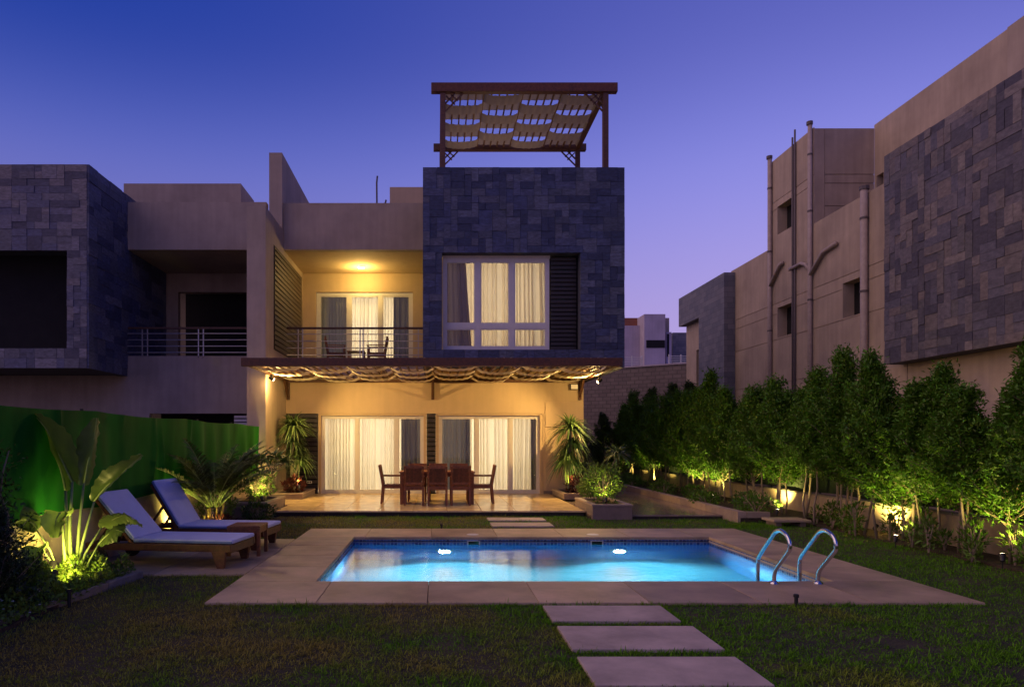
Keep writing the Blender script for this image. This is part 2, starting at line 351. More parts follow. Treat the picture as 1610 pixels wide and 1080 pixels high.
class MB:
    def __init__(s): s.v = []; s.f = []
    def add(s, vs, fs):
        k = len(s.v); s.v += [tuple(p) for p in vs]; s.f += [tuple(i + k for i in f) for f in fs]; return s
    def box(s, x0, x1, y0, y1, z0, z1):
        return s.add([(x0, y0, z0), (x1, y0, z0), (x1, y1, z0), (x0, y1, z0), (x0, y0, z1), (x1, y0, z1), (x1, y1, z1), (x0, y1, z1)],
                     [(0, 3, 2, 1), (4, 5, 6, 7), (0, 1, 5, 4), (1, 2, 6, 5), (2, 3, 7, 6), (3, 0, 4, 7)])
    def quad(s, a, b, c, d): return s.add([a, b, c, d], [(0, 1, 2, 3)])
    def bar(s, a, b, w, h, up=(0, 0, 1)):          # a rectangular bar from a to b
        a = Vector(a); b = Vector(b); d = (b - a).normalized(); u = Vector(up)
        if abs(d.dot(u)) > .95: u = Vector((0, 1, 0))
        x = d.cross(u).normalized(); z = x.cross(d).normalized()
        vs = [p + x * sx * w / 2 + z * sz * h / 2 for p in (a, b) for sx, sz in ((-1, -1), (1, -1), (1, 1), (-1, 1))]
        return s.add(vs, [(0, 1, 2, 3), (7, 6, 5, 4), (0, 4, 5, 1), (1, 5, 6, 2), (2, 6, 7, 3), (3, 7, 4, 0)])
    def tube(s, pts, r, n=8, cap=True):
        pts = [Vector(p) for p in pts]; m = len(pts)
        rs = r if isinstance(r, (list, tuple)) else [r] * m
        k = len(s.v); u = None
        for i, p in enumerate(pts):
            d = (pts[min(i + 1, m - 1)] - pts[max(i - 1, 0)]).normalized()
            if u is None:
                u = d.cross(Vector((0, 0, 1)))
                if u.length < .05: u = d.cross(Vector((0, 1, 0)))
                u.normalize()
            else: u = (u - d * u.dot(d)).normalized()
            w = d.cross(u)
            for j in range(n):
                a = 2 * math.pi * j / n; s.v.append(tuple(p + (u * math.cos(a) + w * math.sin(a)) * rs[i]))
        for i in range(m - 1):
            for j in range(n):
                a = k + i * n + j; b = k + i * n + (j + 1) % n; s.f.append((a, b, b + n, a + n))
        if cap:
            s.f.append(tuple(k + j for j in reversed(range(n)))); s.f.append(tuple(k + (m - 1) * n + j for j in range(n)))
        return s
    def cyl(s, x, y, z0, z1, r, n=16): return s.tube([(x, y, z0), (x, y, z1)], r, n)
    def lathe(s, prof, n=20, c=(0, 0, 0)):
        k = len(s.v)
        for r, z in prof:
            for j in range(n):
                a = 2 * math.pi * j / n; s.v.append((c[0] + r * math.cos(a), c[1] + r * math.sin(a), c[2] + z))
        for i in range(len(prof) - 1):
            for j in range(n):
                a = k + i * n + j; b = k + i * n + (j + 1) % n; s.f.append((a, b, b + n, a + n))
        return s
    def grid(s, fn, nu, nv):
        k = len(s.v)
        for i in range(nu + 1):
            for j in range(nv + 1): s.v.append(tuple(fn(i / nu, j / nv)))
        for i in range(nu):
            for j in range(nv):
                a = k + i * (nv + 1) + j; s.f.append((a, a + nv + 1, a + nv + 2, a + 1))
        return s
    def wall(s, axis, u0, u1, z0, z1, d0, d1, holes=()):   # a wall in the plane of axis ('y': u is X, 'x': u is Y), d0 outer face, d1 inner
        us = sorted({u0, u1, *[min(max(h[i], u0), u1) for h in holes for i in (0, 1)]}); zs = sorted({z0, z1, *[min(max(h[i], z0), z1) for h in holes for i in (2, 3)]})
        def solid(i, j):
            if i < 0 or j < 0 or i >= len(us) - 1 or j >= len(zs) - 1: return False
            uc = (us[i] + us[i + 1]) / 2; zc = (zs[j] + zs[j + 1]) / 2
            return not any(h[0] < uc < h[1] and h[2] < zc < h[3] for h in holes)
        P = (lambda u, d, z: (u, d, z)) if axis == 'y' else (lambda u, d, z: (d, u, z))
        for i in range(len(us) - 1):
            for j in range(len(zs) - 1):
                if not solid(i, j): continue
                a, b, c, e = us[i], us[i + 1], zs[j], zs[j + 1]
                s.quad(P(a, d0, c), P(b, d0, c), P(b, d0, e), P(a, d0, e)); s.quad(P(b, d1, c), P(a, d1, c), P(a, d1, e), P(b, d1, e))
                if not solid(i - 1, j): s.quad(P(a, d1, c), P(a, d0, c), P(a, d0, e), P(a, d1, e))
                if not solid(i + 1, j): s.quad(P(b, d0, c), P(b, d1, c), P(b, d1, e), P(b, d0, e))
                if not solid(i, j - 1): s.quad(P(a, d0, c), P(a, d1, c), P(b, d1, c), P(b, d0, c))
                if not solid(i, j + 1): s.quad(P(a, d0, e), P(b, d0, e), P(b, d1, e), P(a, d1, e))
        return s
    def build(s, name, m, parent=None, smooth=False, bevel=0, fix=True):
        o_ = org(parent) if parent is not None else Vector((0, 0, 0))
        me = bpy.data.meshes.new(name); me.from_pydata([(x - o_.x, y - o_.y, z - o_.z) for x, y, z in s.v], [], s.f)
        me.materials.append(MATS[m]); me.validate()
        if fix:
            import bmesh
            bm = bmesh.new(); bm.from_mesh(me); bmesh.ops.recalc_face_normals(bm, faces=bm.faces)
            if bevel:
                bmesh.ops.remove_doubles(bm, verts=bm.verts, dist=1e-5)
                ed = [e for e in bm.edges if len(e.link_faces) == 2 and e.calc_face_angle() > .6]
                bmesh.ops.bevel(bm, geom=ed, offset=bevel, segments=2, profile=.6, affect='EDGES', clamp_overlap=True)
            bm.to_mesh(me); bm.free()
        if smooth: me.shade_smooth()
        return link(bpy.data.objects.new(name, me), parent)

def npmesh(name, V, F, m, parent=None, smooth=False):
    me = bpy.data.meshes.new(name); V = np.asarray(V, np.float32); F = np.asarray(F, np.int32); k = F.shape[1]
    me.vertices.add(len(V)); me.vertices.foreach_set('co', V.ravel())
    me.loops.add(F.size); me.loops.foreach_set('vertex_index', F.ravel())
    me.polygons.add(len(F)); me.polygons.foreach_set('loop_start', np.arange(0, F.size, k, dtype=np.int32))
    me.materials.append(MATS[m]); me.update(calc_edges=True)
    if smooth: me.shade_smooth()
    return link(bpy.data.objects.new(name, me), parent)

def unit(v): return v / np.maximum(np.linalg.norm(v, axis=-1, keepdims=True), 1e-9)
def leaves(P, D, length, width, fold=.25, rng=RNG):
    """folded leaf blades: P base points, D directions; two triangles each"""
    n = len(P); D = unit(D); up = unit(rng.normal(size=(n, 3)) * .5 + np.array([0, 0, 1.0])); S = unit(np.cross(D, up)); U = np.cross(S, D)
    length = np.broadcast_to(length, (n,))[:, None]; width = np.broadcast_to(width, (n,))[:, None]
    mid = P + D * length * .45
    V = np.stack([P, mid + S * width / 2 + U * width * fold, P + D * length - U * length * .08, mid - S * width / 2 + U * width * fold], 1).reshape(-1, 3)
    i = np.arange(n)[:, None] * 4
    F = np.concatenate([i + np.array([[0, 1, 2]]), i + np.array([[0, 2, 3]])], 0)
    return V, F
def straps(P, D, length, width, droop, seg=4, taper=True, rng=RNG):
    """long drooping blades as strips of quads"""
    n = len(P); D = unit(D); S = unit(np.cross(D, np.array([0, 0, 1.0]) + rng.normal(size=(n, 3)) * .15))
    length = np.broadcast_to(length, (n,)); width = np.broadcast_to(width, (n,)); droop = np.broadcast_to(droop, (n,))
    rows = []
    for k in range(seg + 1):
        t = k / seg; c = P + D * (length * t)[:, None]; c = c.copy(); c[:, 2] -= droop * length * t * t
        w = width * (1 - t ** 2.2 * .94) * (.55 + .45 * min(1, t * 4)) if taper else width
        rows.append(np.stack([c - S * w[:, None] / 2, c + S * w[:, None] / 2], 1))
    V = np.stack(rows, 1).reshape(-1, 3); m = (seg + 1) * 2
    i = np.arange(n)[:, None] * m
    F = np.concatenate([i + np.array([[2 * k, 2 * k + 1, 2 * k + 3, 2 * k + 2]]) for k in range(seg)], 0)
    return V, F
def cat_geo(gs):
    V = []; F = []; k = 0
    for v, f in gs: V.append(v); F.append(f + k); k += len(v)
    return np.concatenate(V), np.concatenate(F)

# a chamfered unit block shared by tiles, slabs and slats
def unit_block(name, m, ch=.06, axis=1):
    """block -.5...5, its visible (-axis) face chamfered"""
    vs = []; fs = []
    a = .5 - ch
    ring = lambda d, r: [(-r, d, -r), (r, d, -r), (r, d, r), (-r, d, r)]
    pts = ring(.5, .5) + ring(-.5 + .35, .5) + ring(-.5, a)
    if axis == 0: pts = [(y, -x, z) for x, y, z in pts]
    if axis == 2: pts = [(x, z, -y) for x, y, z in pts]
    f = [(3, 2, 1, 0), (8, 9, 10, 11)] + [(i, (i + 1) % 4, 4 + (i + 1) % 4, 4 + i) for i in range(4)] + [(4 + i, 4 + (i + 1) % 4, 8 + (i + 1) % 4, 8 + i) for i in range(4)]
    me = bpy.data.meshes.new(name); me.from_pydata(pts, [], f); me.materials.append(MATS[m]); me.update()
    import bmesh
    bm = bmesh.new(); bm.from_mesh(me); bmesh.ops.recalc_face_normals(bm, faces=bm.faces); bm.to_mesh(me); bm.free()
    return me
BLK = {}
def piece(name, m, parent, x0, x1, y0, y1, z0, z1, axis=1, ch=.06):
    key = (m, axis, ch)
    if key not in BLK: BLK[key] = unit_block(name, m, ch, axis)
    o = bpy.data.objects.new(name, BLK[key]); link(o, parent); g = org(parent)
    o.location = Vector(((x0 + x1) / 2, (y0 + y1) / 2, (z0 + z1) / 2)) - g; o.scale = (x1 - x0, y1 - y0, z1 - z0)
    return o

def ashlar(nu, nv, blocked, rng, shapes):
    used = [[blocked(i, j) for j in range(nv)] for i in range(nu)]; out = []
    for j in range(nv):
        for i in range(nu):
            if used[i][j]: continue
            for w, h in rng.choices(shapes, k=6) + [(1, 1)]:
                if i + w <= nu and j + h <= nv and not any(used[a][b] for a in range(i, i + w) for b in range(j, j + h)):
                    for a in range(i, i + w):
                        for b in range(j, j + h): used[a][b] = True
                    out.append((i, j, w, h)); break
    return out
SHP = [(2, 1), (2, 1), (2, 1), (3, 1), (1, 1), (1, 2), (2, 2), (1, 1), (3, 1), (2, 1), (1, 2)]
def clad(parent, m, axis, u0, u1, z0, z1, d, nu, nv, seed, shapes=SHP, hole=None, thick=.035):
    """slate tiles on the plane axis=d (outer face towards smaller d, or larger when thick<0)"""
    rng = random.Random(seed); us = np.linspace(u0, u1, nu + 1); zs = np.linspace(z0, z1, nv + 1); g = .0012; n = 0
    def blocked(i, j):
        if not hole: return False
        uc = (us[i] + us[i + 1]) / 2; zc = (zs[j] + zs[j + 1]) / 2
        return hole[0] < uc < hole[1] and hole[2] < zc < hole[3]
    for i, j, w, h in ashlar(nu, nv, blocked, rng, shapes):
        a, b, c, e = us[i] + g, us[i + w] - g, zs[j] + g, zs[j + h] - g
        pr = rng.uniform(0, .020) * (1 if thick > 0 else -1); d0, d1 = sorted((d - thick - pr, d))
        if axis == 'y': piece('slate_tile', m, parent, a, b, d0, d1, c, e, 1, .006)
        else: piece('slate_tile', m, parent, d0, d1, a, b, c, e, 0, .006)
        n += 1
    return n

def light(name, kind, loc, energy, col, parent=None, aim=None, **k):
    d = bpy.data.lights.new(name, kind); d.energy = energy; d.color = col
    for a, b in k.items(): setattr(d, a, b)
    o = bpy.data.objects.new(name, d); link(o, parent); o.location = Vector(loc) - (org(parent) if parent else Vector())
    if aim is not None:
        o.rotation_euler = (Vector(aim) - Vector(loc)).to_track_quat('-Z', 'Y').to_euler()
    return o
WARM = (1, .62, .21); YEL = (1, .80, .19); ROOM = (1, .82, .57)
ORD = ['first', 'second', 'third', 'fourth', 'fifth', 'sixth', 'seventh', 'eighth', 'ninth', 'tenth', 'eleventh', 'twelfth', 'thirteenth', 'fourteenth',
       'fifteenth', 'sixteenth', 'seventeenth', 'eighteenth', 'nineteenth', 'twentieth'] 
ORD += ['twenty-' + o for o in ORD[:9]] + ['thirtieth'] + ['thirty-' + o for o in ORD[:9]] + ['fortieth'] + ['forty-' + o for o in ORD[:9]] + ['fiftieth']

# ================================================================== the ground
g = MB(); g.box(-300, 300, -40, 400, -3.2, -3.0).build('terrain', 'terrain'); tag(bpy.data.objects['terrain'], kind='structure')
def struct(mb, name, m, parent=None, **k):
    o = mb.build(name, m, parent, **k); 
    if parent is None: tag(o, kind='structure')
    return o
# lawn sheet with the pool cut out (z = 0)
def sheet(mb, x0, x1, y0, y1, z, hole):
    hx0, hx1, hy0, hy1 = hole
    for a, b, c, d in ((x0, x1, y0, hy0), (x0, x1, hy1, y1), (x0, hx0, hy0, hy1), (hx1, x1, hy0, hy1)):
        mb.quad((a, c, z), (b, c, z), (b, d, z), (a, d, z))
    return mb
PX0, PX1, PY0, PY1 = -1.31, 4.30, 7.41, 10.80
struct(sheet(MB(), -120, 120, -20, 220, 0, (PX0 - .1, PX1 + .1, PY0 - .1, PY1 + .1)), 'lawn', 'turf', fix=False)
struct(MB().box(-4.2, -3.52, 4.2, 7.72, -.1, .03), 'left_bed_soil', 'soil')
struct(MB().box(-4.25, -2.95, 10.68, 13.46, -.1, .03), 'palm_bed_soil', 'soil')
struct(MB().box(5.72, 7.48, 12.86, 27, -.1, .10), 'right_bed_soil', 'soil')
struct(MB().box(6.85, 7.48, 5.5, 12.80, -.1, .03), 'hedge_bed_soil', 'soil')

# grass blades
def grass():
    regs = [(-3.5, 7.2, 3.4, 5.2, 5200, .036), (-3.5, 7.0, 5.2, 6.43, 4200, .036), (-3.5, -2.2, 6.43, 7.78, 3600, .035), (5.18, 7.0, 6.43, 9.2, 3000, .034),
            (5.18, 6.95, 9.2, 12.85, 1900, .036), (-3.3, 6.2, 11.88, 13.42, 2000, .04), (-3.2, 3.0, 13.42, 13.94, 2000, .045), (-2.95, -2.2, 10.62, 11.88, 2200, .04)]
    stones = [(.96, 2.11, 5.76, 6.35), (.97, 2.13, 4.98, 5.65), (.97, 2.13, 4.24, 4.85), (.97, 2.12, 13.08, 13.62), (.97, 2.12, 12.18, 12.79), (3.0, 3.88, 13.35, 15.2)]
    gs = []
    for x0, x1, y0, y1, dens, h in regs:
        n = int((x1 - x0) * (y1 - y0) * dens)
        P = np.stack([RNG.uniform(x0, x1, n), RNG.uniform(y0, y1, n), np.zeros(n)], 1)
        # tufts: pull points to a loose lattice of clumps
        cl = np.floor(P[:, :2] * 11 + .4 * np.sin(P[:, 1::-1] * 23)) ; jit = np.sin(cl[:, :1] * 127.1 + cl[:, 1:] * 311.7) * .5 + .5
        dens_n = (np.sin(P[:, 0] * 2.3 + 1.3 * np.sin(P[:, 1] * 1.7)) * np.cos(P[:, 1] * 3.1 + np.sin(P[:, 0] * 1.9)) + .35 * np.sin(P[:, 0] * 9.1 + P[:, 1] * 4.3))
        bare = np.exp(-((P[:, 0] + 1.55) ** 2 / .10 + (P[:, 1] - 6.05) ** 2 / .03)) + np.exp(-((P[:, 0] - 3.55) ** 2 / .05 + (P[:, 1] - 5.2) ** 2 / .03)) \
            + np.exp(-((P[:, 0] - 3.9) ** 2 / .03 + (P[:, 1] - 4.5) ** 2 / .02)) + .7 * np.exp(-((P[:, 0] + 2.9) ** 2 / .3 + (P[:, 1] - 7.0) ** 2 / .3))
        keep = (RNG.uniform(size=n) < .60 + .25 * dens_n + .35 * jit[:, 0] - .95 * bare)
        for a, b, c, d in stones: keep &= ~((P[:, 0] > a) & (P[:, 0] < b) & (P[:, 1] > c) & (P[:, 1] < d))
        P = P[keep]; n = len(P); jit = jit[keep, 0]; dn = dens_n[keep]
        D = unit(np.stack([RNG.normal(0, .55, n), RNG.normal(0, .55, n), np.full(n, 1.0)], 1))
        ln = h * 1.55 * RNG.uniform(.45, 1.25, n) * (.6 + .7 * jit) * (1 + .25 * dn) * (.62 + .75 * (np.sin(P[:, 0] * 21 + 3 * np.sin(P[:, 1] * 8)) * np.sin(P[:, 1] * 24 + 2 * np.sin(P[:, 0] * 11)) * .5 + .5))
        V, F = straps(P, D, ln, RNG.uniform(.0045, .009, n), RNG.uniform(.15, .8, n), 2)
        gs.append((V, F))
    # ragged tufts leaning over the edges of the paving
    for (xa, ya, xb, yb, per, h) in ((-2.2, 6.41, 5.16, 6.41, 420, .062), (5.17, 6.42, 5.17, 11.8, 200, .05), (-3.4, 7.78, -2.2, 7.78, 380, .06), (-2.2, 6.42, -2.2, 7.78, 380, .06), (-3.2, 13.93, 3.0, 13.93, 200, .06), (-2.2, 11.87, 5.1, 11.87, 160, .045),
                                    *[e for a, b, c, d in stones[:3] for e in ((a, c, b, c, 420, .055), (a, d, b, d, 420, .055), (a, c, a, d, 420, .055), (b, c, b, d, 420, .055))]):
        n = int(math.hypot(xb - xa, yb - ya) * per); q = RNG.uniform(0, 1, n); lump = .55 + .45 * np.sin(q * math.hypot(xb - xa, yb - ya) * 9 + xa) * np.sin(q * 31 + ya)
        P = np.stack([xa + (xb - xa) * q + RNG.normal(0, .018, n), ya + (yb - ya) * q + RNG.normal(0, .018, n), np.zeros(n)], 1)
        D = unit(np.stack([RNG.normal(0, .5, n), RNG.normal(0, .5, n), np.full(n, 1.0)], 1))
        gs.append(straps(P, D, h * RNG.uniform(.5, 1.2, n) * (.6 + .6 * lump), RNG.uniform(.0045, .009, n), RNG.uniform(.2, .8, n), 2))
    V, F = cat_geo(gs)
    o = npmesh('grass', V, F, 'grass'); tag(o, 'short patchy lawn grass around the pool deck and stepping stones', 'grass', kind='stuff')
grass()

# ================================================================== pool and paving
Z0 = .03                                      # deck level
deck = MB().box(PX0 - .86, PX1 + .84, 6.44, PY0 - .1, -.2, -.012).box(PX0 - .86, PX1 + .84, PY1 + .1, 11.84, -.2, -.012) \
    .box(PX0 - .86, PX0 - .1, PY0 - .1, PY1 + .1, -.2, -.012).box(PX1 + .1, PX1 + .84, PY0 - .1, PY1 + .1, -.2, -.012)
deck.box(-4.28, PX0 - .89, 7.81, 10.58, -.2, -.012)
deck = struct(deck, 'pool_deck', 'paving_edge')
def slabs(x0, x1, y0, y1, nx, ny, m, parent, name='paving_slab', z0=-.012, z1=Z0, gap=.0013, cut=()):
    for i in range(nx):
        for j in range(ny):
            a = x0 + (x1 - x0) * i / nx; b = x0 + (x1 - x0) * (i + 1) / nx; c = y0 + (y1 - y0) * j / ny; d = y0 + (y1 - y0) * (j + 1) / ny
            if any(a < q[1] and b > q[0] and c < q[3] and d > q[2] for q in cut): continue
            piece(name, m, parent, a + gap, b - gap, c + gap, d - gap, z0, z1 + random.uniform(-.0006, .0006), 2, .004)
slabs(-2.19, 5.16, 6.42, PY0, 7, 1, 'paving', deck)
slabs(-2.19, 5.16, PY1, 11.86, 7, 1, 'paving', deck)
slabs(-2.19, PX0, PY0, PY1, 1, 4, 'paving', deck)
slabs(PX1, 5.16, PY0, PY1, 1, 4, 'paving', deck)
slabs(-4.28, -2.195, 7.79, 10.60, 2, 3, 'paving', deck)
# coping nose round the water
for a, b, c, d in ((PX0, PX1, PY0 - .05, PY0 + .0), (PX0, PX1, PY1, PY1 + .05), (PX0 - .05, PX0, PY0, PY1), (PX1, PX1 + .05, PY0, PY1)):
    piece('coping', 'paving_edge', deck, a, b, c, d, -.05, -.013, 2, .004)
WZ = -.085; FZ = -1.35
basin = MB()
for (x0, y0, x1, y1) in ((PX0, PY1, PX1, PY1), (PX1, PY1, PX1, PY0), (PX1, PY0, PX0, PY0), (PX0, PY0, PX0, PY1)):
    basin.quad((x0, y0, FZ), (x1, y1, FZ), (x1, y1, WZ - .07), (x0, y0, WZ - .07))
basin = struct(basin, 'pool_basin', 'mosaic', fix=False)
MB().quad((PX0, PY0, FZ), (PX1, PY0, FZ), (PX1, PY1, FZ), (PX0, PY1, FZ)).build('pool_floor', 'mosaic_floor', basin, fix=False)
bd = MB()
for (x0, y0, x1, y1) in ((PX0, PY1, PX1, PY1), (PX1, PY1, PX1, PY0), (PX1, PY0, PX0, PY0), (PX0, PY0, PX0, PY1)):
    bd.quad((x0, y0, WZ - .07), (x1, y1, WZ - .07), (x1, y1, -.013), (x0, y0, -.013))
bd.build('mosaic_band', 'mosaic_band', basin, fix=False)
for x in (.58, 2.53):
    fr = MB().wall('y', x - .10, x + .10, -.12, -.025, PY1 - .012, PY1 - .002, [(x - .082, x + .082, -.108, -.036)]).build('skimmer_frame', 'white_plastic', basin)
    MB().box(x - .082, x + .082, PY1 - .006, PY1 - .003, -.108, -.036).build('skimmer_mouth', 'dark_mesh', fr)
    MB().lathe([(0, .004), (.09, .004), (.10, 0)], 24, (x, PY1 + .28, Z0 + .002)).build('skimmer_lid', 'white_plastic', basin)
wt = MB().grid(lambda u, v: (PX0 + (PX1 - PX0) * u, PY0 + (PY1 - PY0) * v, WZ), 2, 2); struct(wt, 'pool_water', 'water', fix=False)
struct(MB().box(PX0 + .004, PX1 - .004, PY0 + .004, PY1 - .004, FZ + .004, WZ - .004), 'pool_water_body', 'water_volume')
for x, lab in ((.12, 'round underwater pool light left of the middle, glowing'), (2.87, 'round underwater pool light right of the middle, glowing')):
    t = thing('pool_light', lab, 'pool light', (x, PY1 - .01, -.66), 0, 'underwater pool lights')
    MB().tube([(x, PY1 - .002, -.66), (x, PY1 - .035, -.66)], [.15, .13], 24).build('bezel', 'white_plastic', t)
    MB().tube([(x, PY1 - .0352, -.66), (x, PY1 - .045, -.66)], [.07, .055], 24).build('lens', 'lamp_pool', t)
    light('pool_lamp', 'SPOT', (x, PY1 - .07, -.66), 560, (.86, .97, .92), t, aim=(x + .15, PY0 + .8, -1.0), spot_size=R(150), spot_blend=.7, shadow_soft_size=.08)
    light('pool_beam', 'SPOT', (x, PY1 - .07, -.66), 1500, (1, .97, .86), t, aim=(x - 1.3, 9.3, -.55) if x < 1 else (x + 1.5, 8.7, -.75), spot_size=R(24), spot_blend=1, shadow_soft_size=.05)
# ladder rails
for i, (x, lab) in enumerate(((3.60, 'curved chrome pool handrail further from the hedge'), (4.07, 'curved chrome pool handrail nearer the hedge'))):
    t = thing('pool_handrail', lab, 'handrail', (x, 7.29, Z0), 0, 'pool ladder handrails')
    key = [(7.66, -.9), (7.66, -.3), (7.66, .12), (7.655, .20), (7.61, .28), (7.32, .535), (7.23, .595), (7.13, .61), (7.03, .58), (6.97, .52), (6.965, .45), (7.02, .39), (7.22, .215), (7.275, .15), (7.29, .08), (7.29, .03)]
    P = [Vector((x, y, z)) for y, z in key]; pts = []
    for k in range(len(P) - 1):           # Catmull-Rom
        p0, p1, p2, p3 = P[max(k - 1, 0)], P[k], P[k + 1], P[min(k + 2, len(P) - 1)]
        for q in range(5):
            s = q / 5; pts.append(.5 * ((2 * p1) + (p2 - p0) * s + (2 * p0 - 5 * p1 + 4 * p2 - p3) * s * s + (3 * p1 - p0 - 3 * p2 + p3) * s ** 3))
    pts.append(P[-1])
    MB().tube(pts, .0215, 14).build('tube', 'steel', t, smooth=True)
    MB().lathe([(.0225, .03), (.032, .024), (.048, .008), (.052, 0)], 22, (x, 7.29, Z0 + .001)).build('flange', 'steel', t, smooth=True)

# patio, side path
patio = struct(MB().box(-4.09, 3.02, 13.99, 18.48, -.05, .088), 'patio', 'patio_base')
slabs(-3.33, 3.04, 13.95, 18.47, 9, 6, 'patio_tile', patio, 'patio_tile', .088, .12, .002)
slabs(-4.09, -3.335, 15.3, 18.47, 1, 4, 'patio_tile', patio, 'patio_tile', .088, .12, .002)
path = struct(MB().box(3.05, 5.66, 13.55, 27, -.05, .05), 'side_path', 'patio_base')
slabs(3.05, 5.66, 13.53, 26.7, 3, 14, 'path_tile', path, 'path_tile', .05, .08, .003)
for i, (a, b, c, d, lab) in enumerate(((.98, 2.07, 5.78, 6.33, 'stepping stone in the front lawn nearest the pool deck'), (.99, 2.11, 5.0, 5.63, 'middle stepping stone of three in the front lawn'),
                                       (.99, 2.11, 4.26, 4.83, 'stepping stone nearest the camera in the front lawn'), (.99, 2.10, 13.1, 13.6, 'stepping stone on the strip of lawn next to the patio step'),
                                       (.99, 2.10, 12.2, 12.77, 'stepping stone on the back lawn strip next to the pool deck'))):
    o = MB().box(a, b, c, d, -.05, .028).build('stepping_stone', 'stone_step', None, bevel=.008); tag(o, lab, 'stepping stone', 'stepping stones')

# planters
def planter(label, x0, x1, y0, y1, z0, z1, group='stone planters by the patio'):
    t = thing('planter', label, 'planter', ((x0 + x1) / 2, (y0 + y1) / 2, z0), 0, group)
    w = .09
    MB().wall('y', x0, x1, z0, z1 - .03, y0, y0 + w).wall('y', x0, x1, z0, z1 - .03, y1 - w, y1).wall('x', y0 + w, y1 - w, z0, z1 - .03, x0, x0 + w).wall('x', y0 + w, y1 - w, z0, z1 - .03, x1 - w, x1).build('planter_wall', 'planter', t)
    e = .012
    for a, b, c, d in ((x0 - e, x1 + e, y0 - e, y0 + w + e), (x0 - e, x1 + e, y1 - w - e, y1 + e), (x0 - e, x0 + w + e, y0 + w + e, y1 - w - e), (x1 - w - e, x1 + e, y0 + w + e, y1 - w - e)):
        piece('capstone', 'planter_top', t, a, b, c, d, z1 - .03, z1, 2, .01)
    MB().box(x0 + w, x1 - w, y0 + w, y1 - w, z0, z1 - .05).build('soil', 'soil', t)
    return t
planter('square stone planter left of the patio with a frangipani in it', -4.24, -3.36, 13.5, 15.1, 0, .335)
planter('low stone planter against the house left of the sliding doors', -4.05, -3.29, 16.7, 18.4, .12, .27)
planter('square stone planter at the right front corner of the patio', 3.06, 3.84, 13.42, 15.1, 0, .30)
planter('low stone planter against the house right of the sliding doors', 3.09, 3.95, 16.6, 18.3, .12, .27)

# right bed kerb and edging of the left bed
k = thing('bed_kerb', 'low stone kerb between the wet side path and the planted bed', 'kerb', (5.7, 13, 0))
for j in range(9):
    y0 = 12.86 + j * 1.55; piece('kerbstone', 'planter_top', k, 5.67, 5.83, y0 + .003, y0 + 1.547, 0, .215, 2, .012)
piece('kerbstone', 'planter_top', k, 5.834, 6.28, 12.86, 13.0, 0, .21, 2, .012)
e = thing('bed_edging', 'weathered stone edging between the left flower bed and the lawn', 'edging', (-3.5, 6, 0))
ex = [(-3.78, 4.4), (-3.70, 5.15), (-3.64, 5.85), (-3.55, 6.5), (-3.46, 7.1), (-3.36, 7.72)]
for (xa, ya), (xb, yb) in zip(ex[:-1], ex[1:]):
    d = Vector((xb - xa, yb - ya, 0)).normalized() * .006
    MB().bar((xa + d.x, ya + d.y, .03), (xb - d.x, yb - d.y, .03), .10, .10).build('edging_stone', 'edging', e, bevel=.012)
b = thing('stone_bench', 'low flat stone slab on two blocks beside the right flower bed', 'slab', (6.5, 12.5, 0))
piece('slab', 'planter_top', b, 6.05, 6.72, 12.25, 12.72, .09, .13, 2, .01)
for x in (6.16, 6.60): MB().box(x - .05, x + .05, 12.3, 12.68, 0, .09).build('support', 'planter', b)

# ================================================================== garden walls and screens
w = thing('garden_wall', 'low rendered garden wall behind the sun loungers', 'wall', (-4.31, 10, 0))
MB().box(-4.43, -4.29, 2.0, 16.28, 0, .80).build('wall', 'wall_cream', w)
MB().box(-4.29, -4.272, 2.0, 16.28, 0, .17).build('plinth', 'wall_beige', w)
def screen(name, label, x, y0, y1, z0, z1, m, seed, amp=.035):
    rng = np.random.default_rng(seed); ph = rng.uniform(0, 6.28, 12); fr = rng.uniform(1.2, 9, 12); nu = int((y1 - y0) * 22)
    t = thing(name, label, 'screen', (x, (y0 + y1) / 2, 0))
    def fn(u, v):
        y = y0 + (y1 - y0) * u; z = z0 + (z1 - z0) * v
        a = sum(math.sin(f * y + p + 1.6 * v * math.sin(p * 3)) / (1 + .35 * f) for f, p in zip(fr, ph)) * amp * (.35 + .65 * math.sin(y * .9 + ph[3]) ** 2)
        fold = sum(math.exp(-((y - yc + .16 * math.sin(yc * 7) * (1 - v)) / (.035 + .02 * math.sin(yc * 5))) ** 2) * (.4 + .6 * math.sin(yc * 3 + 4 * v)) for yc in np.linspace(y0 + .6, y1 - .5, 12)[:9] + np.sin(ph[:9] * 5) * .6) * .06
        sag = -.03 * abs(math.sin(y * 1.05 + ph[0])) if v > .99 else (-.02 * math.sin(y * 2.3) if v < .01 else 0)
        return (x + (a + fold) * (1.1 - .75 * abs(v - .5)), y, z + sag)
    MB().grid(fn, nu, 9).build('netting', m, t, smooth=True, fix=False)
    for yy in np.arange(y0 + .1, y1, 2.0): MB().cyl(x - .09 if x < 0 else x + .09, yy, z0 - .3, z1 + .02, .022, 8).build('post', 'black_plastic', t)
    return t
screen('netting_screen', 'green shade netting stretched above the left garden wall', -4.23, 2.2, 16.25, .74, 1.92, 'green_mesh', 3)
w = thing('garden_wall', 'low beige garden wall behind the hedge trees on the right', 'wall', (7.57, 14, 0))
MB().box(7.50, 7.66, 3.5, 27, 0, .47).build('wall', 'wall_beige', w)
for j in range(12): piece('capstone', 'edging', w, 7.48, 7.68, 3.5 + j * 1.96, 3.5 + (j + 1) * 1.96 - .004, .472, .50, 2, .01)
screen('netting_screen', 'dark netting above the right garden wall behind the hedge', 7.60, 3.6, 26.5, .52, 1.75, 'dark_mesh', 5, .02)

